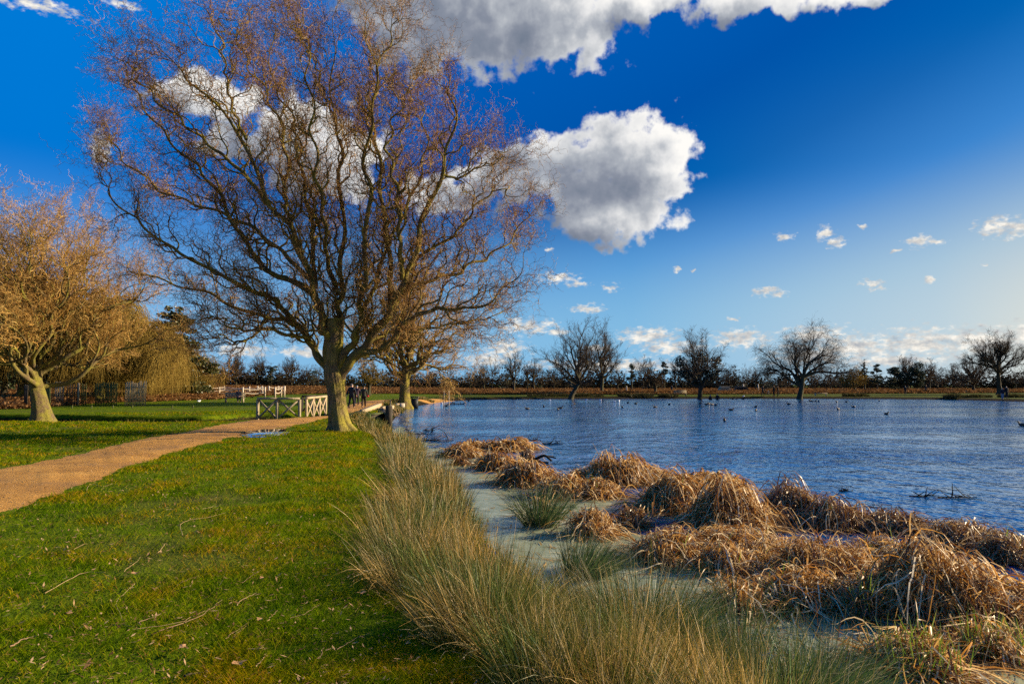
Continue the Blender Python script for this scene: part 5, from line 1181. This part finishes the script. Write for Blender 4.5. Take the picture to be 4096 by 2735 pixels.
# marker posts, low walls in the field
for px,py,h,lab in [(2507,1541,1.6,'thin white marker post leaning in the bracken below the flat-topped cedar'),(2973,1556,2.0,'white marker post at the bracken edge, left of two'),(3032,1556,2.0,'white marker post at the bracken edge, right of two')]:
    p=placed(px,150); g=G(); g.beam([0,0,-.2],[-.08,0,h],.20,.20); tag(obj('marker_post',g.mesh('marker_post',wood_white),loc=p),lab,'post','marker posts in the bracken')
for px,w_,lab,mt in [(2895,3.,'dark timber hide with a pale end in the bracken right of the ivy-clad tree',wood_grey),(2962,3.6,'low dark timber hide between the two pairs of walkers',wood_dark)]:
    p=placed(px,150); root=empty('log_pile',p); tag(root,lab,'log pile','stacked logs in the bracken')
    for r_ in range(3):
        for c_i in range(6-r_):
            x=-w_/2+.3+c_i*w_/6+r_*w_/12; V,Q=tubes(np.array([[[x,-.9,.35+r_*.45],[x,.9,.35+r_*.45]]]),np.full((1,2),.25),8); V0=V.reshape(2,8,3)
            g=G(); g.add(V,Q=Q); g.add(V0[0],T=[[0,i+1,i] for i in range(1,7)]); obj('log',g.mesh('log',mt),root)
# stream stakes
for i,(px,wh) in enumerate([(287,'nearest the golden willow'),(365,'second from the golden willow'),(450,'third from the golden willow'),(528,'tallest, in the middle of the ditch'),(688,'fourth, with a pale top'),(770,'nearest the footbridge')]):
    p=at(px,1662,WZ); g=G(); g.box((0,0,.22),(.07,.07,.95)); g.box((0,0,.72),(.09,.09,.05)); tag(obj('stake',g.mesh('stake',wood_green),loc=p),f'thin grey stake standing in the dark ditch, {wh}','stake','stakes standing in the ditch')

# ---------- people ----------
def skin_mesh(name,verts,edges,rad,mt,sub=1,root=0):
    me=bpy.data.meshes.new(name+'_t'); me.from_pydata([tuple(map(float,v)) for v in verts],edges,[]); o=bpy.data.objects.new(name+'_t',me); C.objects.link(o)
    o.modifiers.new('s','SKIN'); sv=me.skin_vertices[0].data
    for i,r in enumerate(rad): sv[i].radius=(r,r) if not isinstance(r,tuple) else r; sv[i].use_root=(i==root)
    o.modifiers['s'].use_smooth_shade=True
    ss=o.modifiers.new('u','SUBSURF'); ss.levels=sub; ss.render_levels=sub
    dg=bpy.context.evaluated_depsgraph_get(); me2=bpy.data.meshes.new_from_object(o.evaluated_get(dg)); me2.name=name
    bpy.data.objects.remove(o); bpy.data.meshes.remove(me)
    me2.materials.clear(); me2.materials.append(mt); return me2
cloth={}
def clo(c,nm='cloth'):
    if c not in cloth: cloth[c]=solid(nm+str(len(cloth)),c,tuple(min(1,q*1.5+.004) for q in c),18,.85,.4,60)
    return cloth[c]
skin_m=solid('skin',(.45,.25,.17),(.52,.31,.22),6,.55)
HANDS=True
def person(px,Y,label,face,pose='stand',h=1.70,coat=(.012,.013,.018),legs=(.012,.012,.016),hair=(.08,.06,.05),hood=None,extra=None,z=None,arms='down',loc=None,boots=(.01,.01,.01)):
    """face: heading in degrees, 0 = away from us, 90 = to the right"""
    p=placed(px,Y) if loc is None else np.array(loc,float)
    if z is not None: p[2]=z
    root=empty('person',p,-R(face)); root.scale=(h/1.7,)*3; tag(root,label,'person','people out walking')
    V=[];E=[];Rr=[]
    def j(v,r,par=None):
        V.append(v);Rr.append(r)
        if par is not None:E.append((par,len(V)-1))
        return len(V)-1
    sit=pose=='sit'; pz=.52 if sit else .93
    st={'walk':.20,'stand':.03,'sit':0}[pose]
    dz=pz-.93
    pel=j((0,0,pz),.135); wa=j((0,.0,1.09+dz),.125,pel); ch=j((0,.02 if not sit else .05,1.30+dz),.145,wa); nk=j((0,.02,1.46+dz),.058,ch)
    fw=.02 if not sit else .09
    hd=j((0,fw+.02,1.55+dz),.072,nk); hm=j((0,fw+.015,1.62+dz),.092,hd); j((0,fw,1.69+dz),.062,hm); j((0,fw+.105,1.585+dz),.016,hd)
    hands=[];el=[];wr=[];sh=[]
    for s in (-1,1):
        sh_=j((s*.175,.0,1.405+dz),.062,ch)
        if sit or arms=='front': e_=(s*.22,.08,1.16+dz); w_=(s*.09,.30,1.08+dz) if not sit else (s*.07,.30,1.02+dz)
        elif arms=='push': e_=(s*.23,.12,1.17); w_=(s*.20,.38,1.08)
        else: sw=.10*s*(1 if pose=='walk' else .2); e_=(s*.245,-.03+sw,1.14); w_=(s*.26,.03+sw*2,.90)
        ei=j(e_,.045,sh_); wi=j(w_,.028,ei); d=nrm(np.array(w_)-np.array(e_)); pm=np.array(w_)+d*.055; pi=j(tuple(pm),.034,wi)
        lat=np.array([0,1.,0]) if abs(d[2])>.6 else np.array([1.,0,0])
        for q in range(4):
            b=pm+lat*(.024-.016*q)*1.+d*.02; k1=j(tuple(b+d*.03),.009,pi); k2=j(tuple(b+d*(.055+.006*(q in(1,2)))+np.array([-s*.012,0,0])),.008,k1)
        t1=j(tuple(pm+lat*.035+d*.0),.010,wi); j(tuple(pm+lat*.045+d*.035),.008,t1)
        el.append(e_);wr.append(w_);sh.append((s*.175,0,1.405+dz))
    kn=[];an=[];toe=[]
    for s in (-1,1):
        hp=j((s*.085,0,pz-.06),.095,pel)
        if sit: k_=(s*.11,.44,.50); a_=(s*.12,.46,.09)
        else: k_=(s*.10,.035+st*s*.55,.50); a_=(s*.10,-.02+st*s*1.05,.085+(.05 if pose=='walk' and s<0 else 0))
        ki=j(k_,.062,hp); ai=j(a_,.042,ki); t_=(a_[0],a_[1]+.16,max(.03,a_[2]-.055)); j(t_,.036,ai); kn.append(k_);an.append(a_);toe.append(t_)
    obj('body',skin_mesh('body',V,E,Rr,skin_m,1),root)
    # trousers
    V2=[(0,0,pz+.04)];E2=[];R2_=[.15]
    for q,s in enumerate((-1,1)):
        b=len(V2); V2+=[(s*.09,0,pz-.08),kn[q],(an[q][0],an[q][1],an[q][2]+.03)]; R2_+=[.115,.082,.066]; E2+=[(0,b),(b,b+1),(b+1,b+2)]
    obj('trousers',skin_mesh('trousers',V2,E2,R2_,clo(legs),1),root)
    hem=.74 if not sit else pz-.02
    V3=[(0,.0,hem),(0,0,pz+.06),(0,.0,1.10+dz),(0,.02 if not sit else .05,1.31+dz),(0,.02,1.44+dz)];R3_=[(.20,.16),(.195,.155),(.17,.145),(.185,.155),.085];E3=[(0,1),(1,2),(2,3),(3,4)]
    for q in range(2):
        b=len(V3); w_=np.array(el[q])*.12+np.array(wr[q])*.88; V3+=[sh[q],el[q],tuple(w_)]; R3_+=[.088,.070,.052]; E3+=[(3,b),(b,b+1),(b+1,b+2)]
    obj('coat',skin_mesh('coat',V3,E3,R3_,clo(coat),1,root=3),root)
    hc=hood or hair; Vh=[(0,fw-.035,1.56+dz),(0,fw-.02,1.64+dz),(0,fw-.01,1.705+dz)]; Rh=[.085,.104,.07] if not hood else [.11,.122,.085]
    obj('hair' if not hood else 'hood',skin_mesh('hair',Vh,[(0,1),(1,2)],Rh,clo(hc),1),root)
    for q in range(2):
        g=G(); a_,t_=an[q],toe[q]; Vb=[(a_[0],a_[1]-.03,a_[2]-.01),(a_[0],a_[1]+.05,a_[2]-.035),t_]; obj('shoe',skin_mesh('shoe',Vb,[(0,1),(1,2)],[.05,.05,.042],clo(boots),1),root)
    if extra=='bag':
        obj('strap',skin_mesh('strap',[(-.15,-.02,1.44),(.08,-.16,1.2),(.27,-.10,.98)],[(0,1),(1,2)],[.012]*3,clo((.10,.01,.012)),1),root)
    return root
person(1408,50,'tall walker in a long black coat, left of three on the path, seen from behind',12,'walk',1.80,coat=(.012,.014,.020),hair=(.16,.14,.13))
person(1429,55,'grey-haired walker in a dark purple coat, middle of three on the path',-5,'walk',1.66,coat=(.035,.018,.030),hair=(.22,.24,.28))
pw=person(1457,50,'walker in dark green coat with red shoulder bag, right of three on path',-8,'walk',1.64,coat=(.018,.022,.014),hair=(.12,.11,.08),hood=(.035,.035,.022),extra='bag',legs=(.022,.010,.006))
# the red bag hangs on that walker
bp_=np.array(pw.location)+np.array([.30,-.06,.90]); g=skin_mesh('handbag',[(0,0,-.09),(0,0,.07)],[(0,1)],[(.15,.10),(.10,.06)],clo((.42,.012,.02)),1)
tag(obj('handbag',g,loc=bp_),'red handbag hanging at the side of the woman on the path','bag')
bl=np.array(bn.location); person(0,0,'man in a dark jacket sitting on the park bench, hands in his lap',150,'sit',1.72,coat=(.020,.022,.035),hair=(.05,.035,.025),loc=bl+[.38,-.02,-.02])
for px,Y,lab,fc,ps,hh,ct,kw in [
 (2839,104.6,'dark walker on the far bank right of the ivy-clad tree, left of the pair',160,'stand',1.66,(.010,.010,.012),{}),
 (2867,104.6,'taller dark walker on the far bank with a teal rucksack, right of the pair',200,'stand',1.76,(.010,.010,.012),{}),
 (3048,111,'person bending over a pushchair on the far bank, left of the group of three',80,'walk',1.68,(.012,.010,.010),dict(arms='push')),
 (3093,112,'tall dark adult standing behind the pushchair, middle of the group',-90,'stand',1.80,(.010,.010,.012),{}),
 (3109,112,'dark adult at the right end of the pushchair group',-70,'stand',1.70,(.012,.012,.012),{}),
 (4004,94.5,'walker in a dark top and pale jeans at the right shore, left of the pair',180,'stand',1.66,(.015,.010,.018),dict(legs=(.14,.17,.24))),
 (4021,94.5,'walker all in black at the right shore, right of the pair',185,'stand',1.70,(.008,.008,.010),{}),
 (3617,135,'lone dark figure in the bracken below the dark evergreens, left one',20,'stand',1.70,(.012,.012,.016),{}),
 (3700,150,'lone dark figure in the bracken below the dark evergreens, right one',90,'walk',1.75,(.012,.012,.012),{}),
 (2686,160,'tiny distant walker at the top of the bracken left of the ivy-clad tree',0,'walk',1.70,(.012,.012,.014),{})]:
    person(px,Y,lab,fc,ps,hh,coat=ct,**kw)
# teal rucksack
q=placed(2867,104.6); g=skin_mesh('rucksack',[(0,0,-.15),(0,0,.15)],[(0,1)],[(.15,.1),(.13,.09)],clo((.01,.12,.11)),1); tag(obj('rucksack',g,loc=q+[.12,.15,1.25]),'teal rucksack on the back of the taller walker on the far bank','rucksack')
# pushchair
p=placed(3068,111); root=empty('pushchair',p); tag(root,'dark pushchair with a pale hood on the far bank','pushchair')
for s in (-1,1):
    for x in (-.38,.38):
        a_=np.linspace(0,2*np.pi,17); P=np.stack([x+.13*np.cos(a_),np.full(17,s*.25),.14+.13*np.sin(a_)],1); V,Q=tubes(np.array([P]),np.full((1,17),.022),5); obj('wheel',mesh('wheel',V,Q,blk),root)
g=G(); g.beam([-.38,.25,.14],[.30,.25,.8],.03,.03); g.beam([-.38,-.25,.14],[.30,-.25,.8],.03,.03); g.beam([.38,.25,.14],[-.55,.25,1.02],.03,.03); g.beam([.38,-.25,.14],[-.55,-.25,1.02],.03,.03); g.beam([-.55,-.25,1.02],[-.55,.25,1.02],.03,.03); obj('frame',g.mesh('frame',blk),root)
obj('seat',skin_mesh('seat',[(-.15,0,.50),(.05,0,.45),(.28,0,.55)],[(0,1),(1,2)],[.2,.18,.13],clo((.015,.014,.016)),1),root)
obj('canopy',skin_mesh('canopy',[(.0,0,.78),(.22,0,.82)],[(0,1)],[.2,.17],clo((.22,.24,.27)),1),root)

# ---------- birds ----------
dk=solid('plumage_dark',(.010,.010,.011),(.022,.020,.018),20,.5); wh_=solid('plumage_white',(.72,.74,.76),(.82,.83,.84),20,.6); br=solid('plumage_brown',(.05,.035,.022),(.12,.085,.05),20,.6); bill_m=solid('bill',(.45,.30,.05),None,5,.5)
def bird(mt,L=.42,neck=.14):
    V=[(-L*.52,0,.10),(-L*.32,0,.075),(0,0,.07),(L*.28,0,.075),(L*.40,0,.08+neck*.6),(L*.46,0,.09+neck),(L*.58,0,.085+neck)]
    b=skin_mesh('body',V,[(0,1),(1,2),(2,3),(3,4),(4,5),(5,6)],[.018,.065,.10,.075,.036,.042,.026],mt,1,root=2)
    k_=skin_mesh('bill',[(L*.60,0,.08+neck),(L*.74,0,.072+neck)],[(0,1)],[.016,.010],bill_m,1); return b,k_
BD={'d':bird(dk),'g':bird(wh_,.36,.10),'b':bird(br,.5,.15)}
nm={'d':('waterbird','black waterbird'),'g':('gull','white gull'),'b':('duck','brown duck')}
def put(px,py,kd,lab,rz=None,land_=False):
    p=at(px,py,WZ) if not land_ else gat(px,py); root=empty(nm[kd][0],p,(px*7.3)%6.28 if rz is None else rz); tag(root,lab,nm[kd][0],'birds on the pond')
    obj('body',BD[kd][0],root); obj('bill',BD[kd][1],root); return root
for px,py,kd,lab in [
 (2200,1602,'g','white gull on the water below the small sparse tree'),(2345,1601,'g','white gull just right of the leaning tree foot, first of four in a line'),(2401,1602,'g','second white gull right of the leaning tree foot'),(2459,1608,'g','third white gull right of the leaning tree foot, a little nearer'),(2476,1605,'g','fourth white gull in the line, furthest from the leaning tree'),(1767,1614,'g','lone white gull by the grassy bank below the staked sapling'),
 (1785,1625,'b','brown duck near the left bank below the sapling, nearer than the gull'),(1875,1605,'d','dark bird close under the far bench'),(2053,1599,'d','dark bird tight against the far bank, under the small sparse tree'),(2109,1637,'b','low brown duck alone in the open water, left of the leaning tree reflection'),
 (2175,1628,'d','dark bird between the lone brown duck and the leaning tree'),(2298,1618,'b','duck swimming in the reflection of the leaning tree'),(2233,1640,'d','dark bird nearest us of two touching, left of the leaning tree reflection'),(2241,1634,'b','brown duck behind the dark bird of the touching two'),
 (2489,1631,'d','dark bird below the fourth gull'),(2511,1613,'d','small dark bird right of the four gulls, closer to the bank'),(2543,1616,'d','dark bird right of the small one near the four gulls'),(2620,1630,'b','brown duck halfway between the gulls and the ivy tree'),(2677,1619,'d','dark bird left of the ivy tree reflection'),
 (2800,1616,'d','dark bird inside the ivy tree reflection'),(2825,1619,'b','first duck of the little raft right of the ivy tree reflection'),(2836,1617,'d','second bird of the little raft right of the ivy tree reflection'),(2848,1619,'b','third bird of the little raft, under the pair of walkers'),(2863,1621,'d','last bird of the little raft, under the taller walker'),
 (2898,1684,'d','large dark bird nearest us in the middle of the pond'),(2924,1641,'b','faint brown duck beyond the large dark bird'),(3022,1629,'d','upper dark bird of two, below the pushchair group'),(3024,1643,'d','lower dark bird of two, below the pushchair group'),(3155,1617,'d','dark bird left of the drooping willow reflection'),(3200,1609,'d','dark bird at the foot of the drooping willow'),
 (3239,1604,'d','first of the birds crowding right of the drooping willow foot'),(3247,1606,'b','brown one among the birds right of the drooping willow foot'),(3262,1606,'d','middle one of the birds right of the drooping willow foot'),(3274,1607,'d','last one of the birds right of the drooping willow foot'),(2931,1597,'d','dark bird at the far edge under the left marker post'),(2946,1596,'b','tiny bird at the far edge right of the one under the left post'),(2973,1598,'d','dark bird at the far edge between the walkers and the pushchair'),
 (3353,1638,'d','dark bird in the open right of the drooping willow, nearer one'),(3414,1629,'d','dark bird in the open right of the drooping willow, further one'),(3545,1658,'b','big brown duck alone in the right half of the pond'),(3347,1609,'d','dark bird near the far bank, below the golden shrub'),(3385,1609,'d','dark bird near the far bank, left of the dark bank rushes'),(3517,1604,'d','dark bird near the far bank under the evergreen clump')]:
    put(px,py,kd,lab)
put(2974,1586,'g','white gull standing on the grass of the far bank',land_=True); put(4090,1703,'b','duck swimming in at the right picture edge'); put(795,1607,'g','pale gull on the grass near the bench',land_=True)
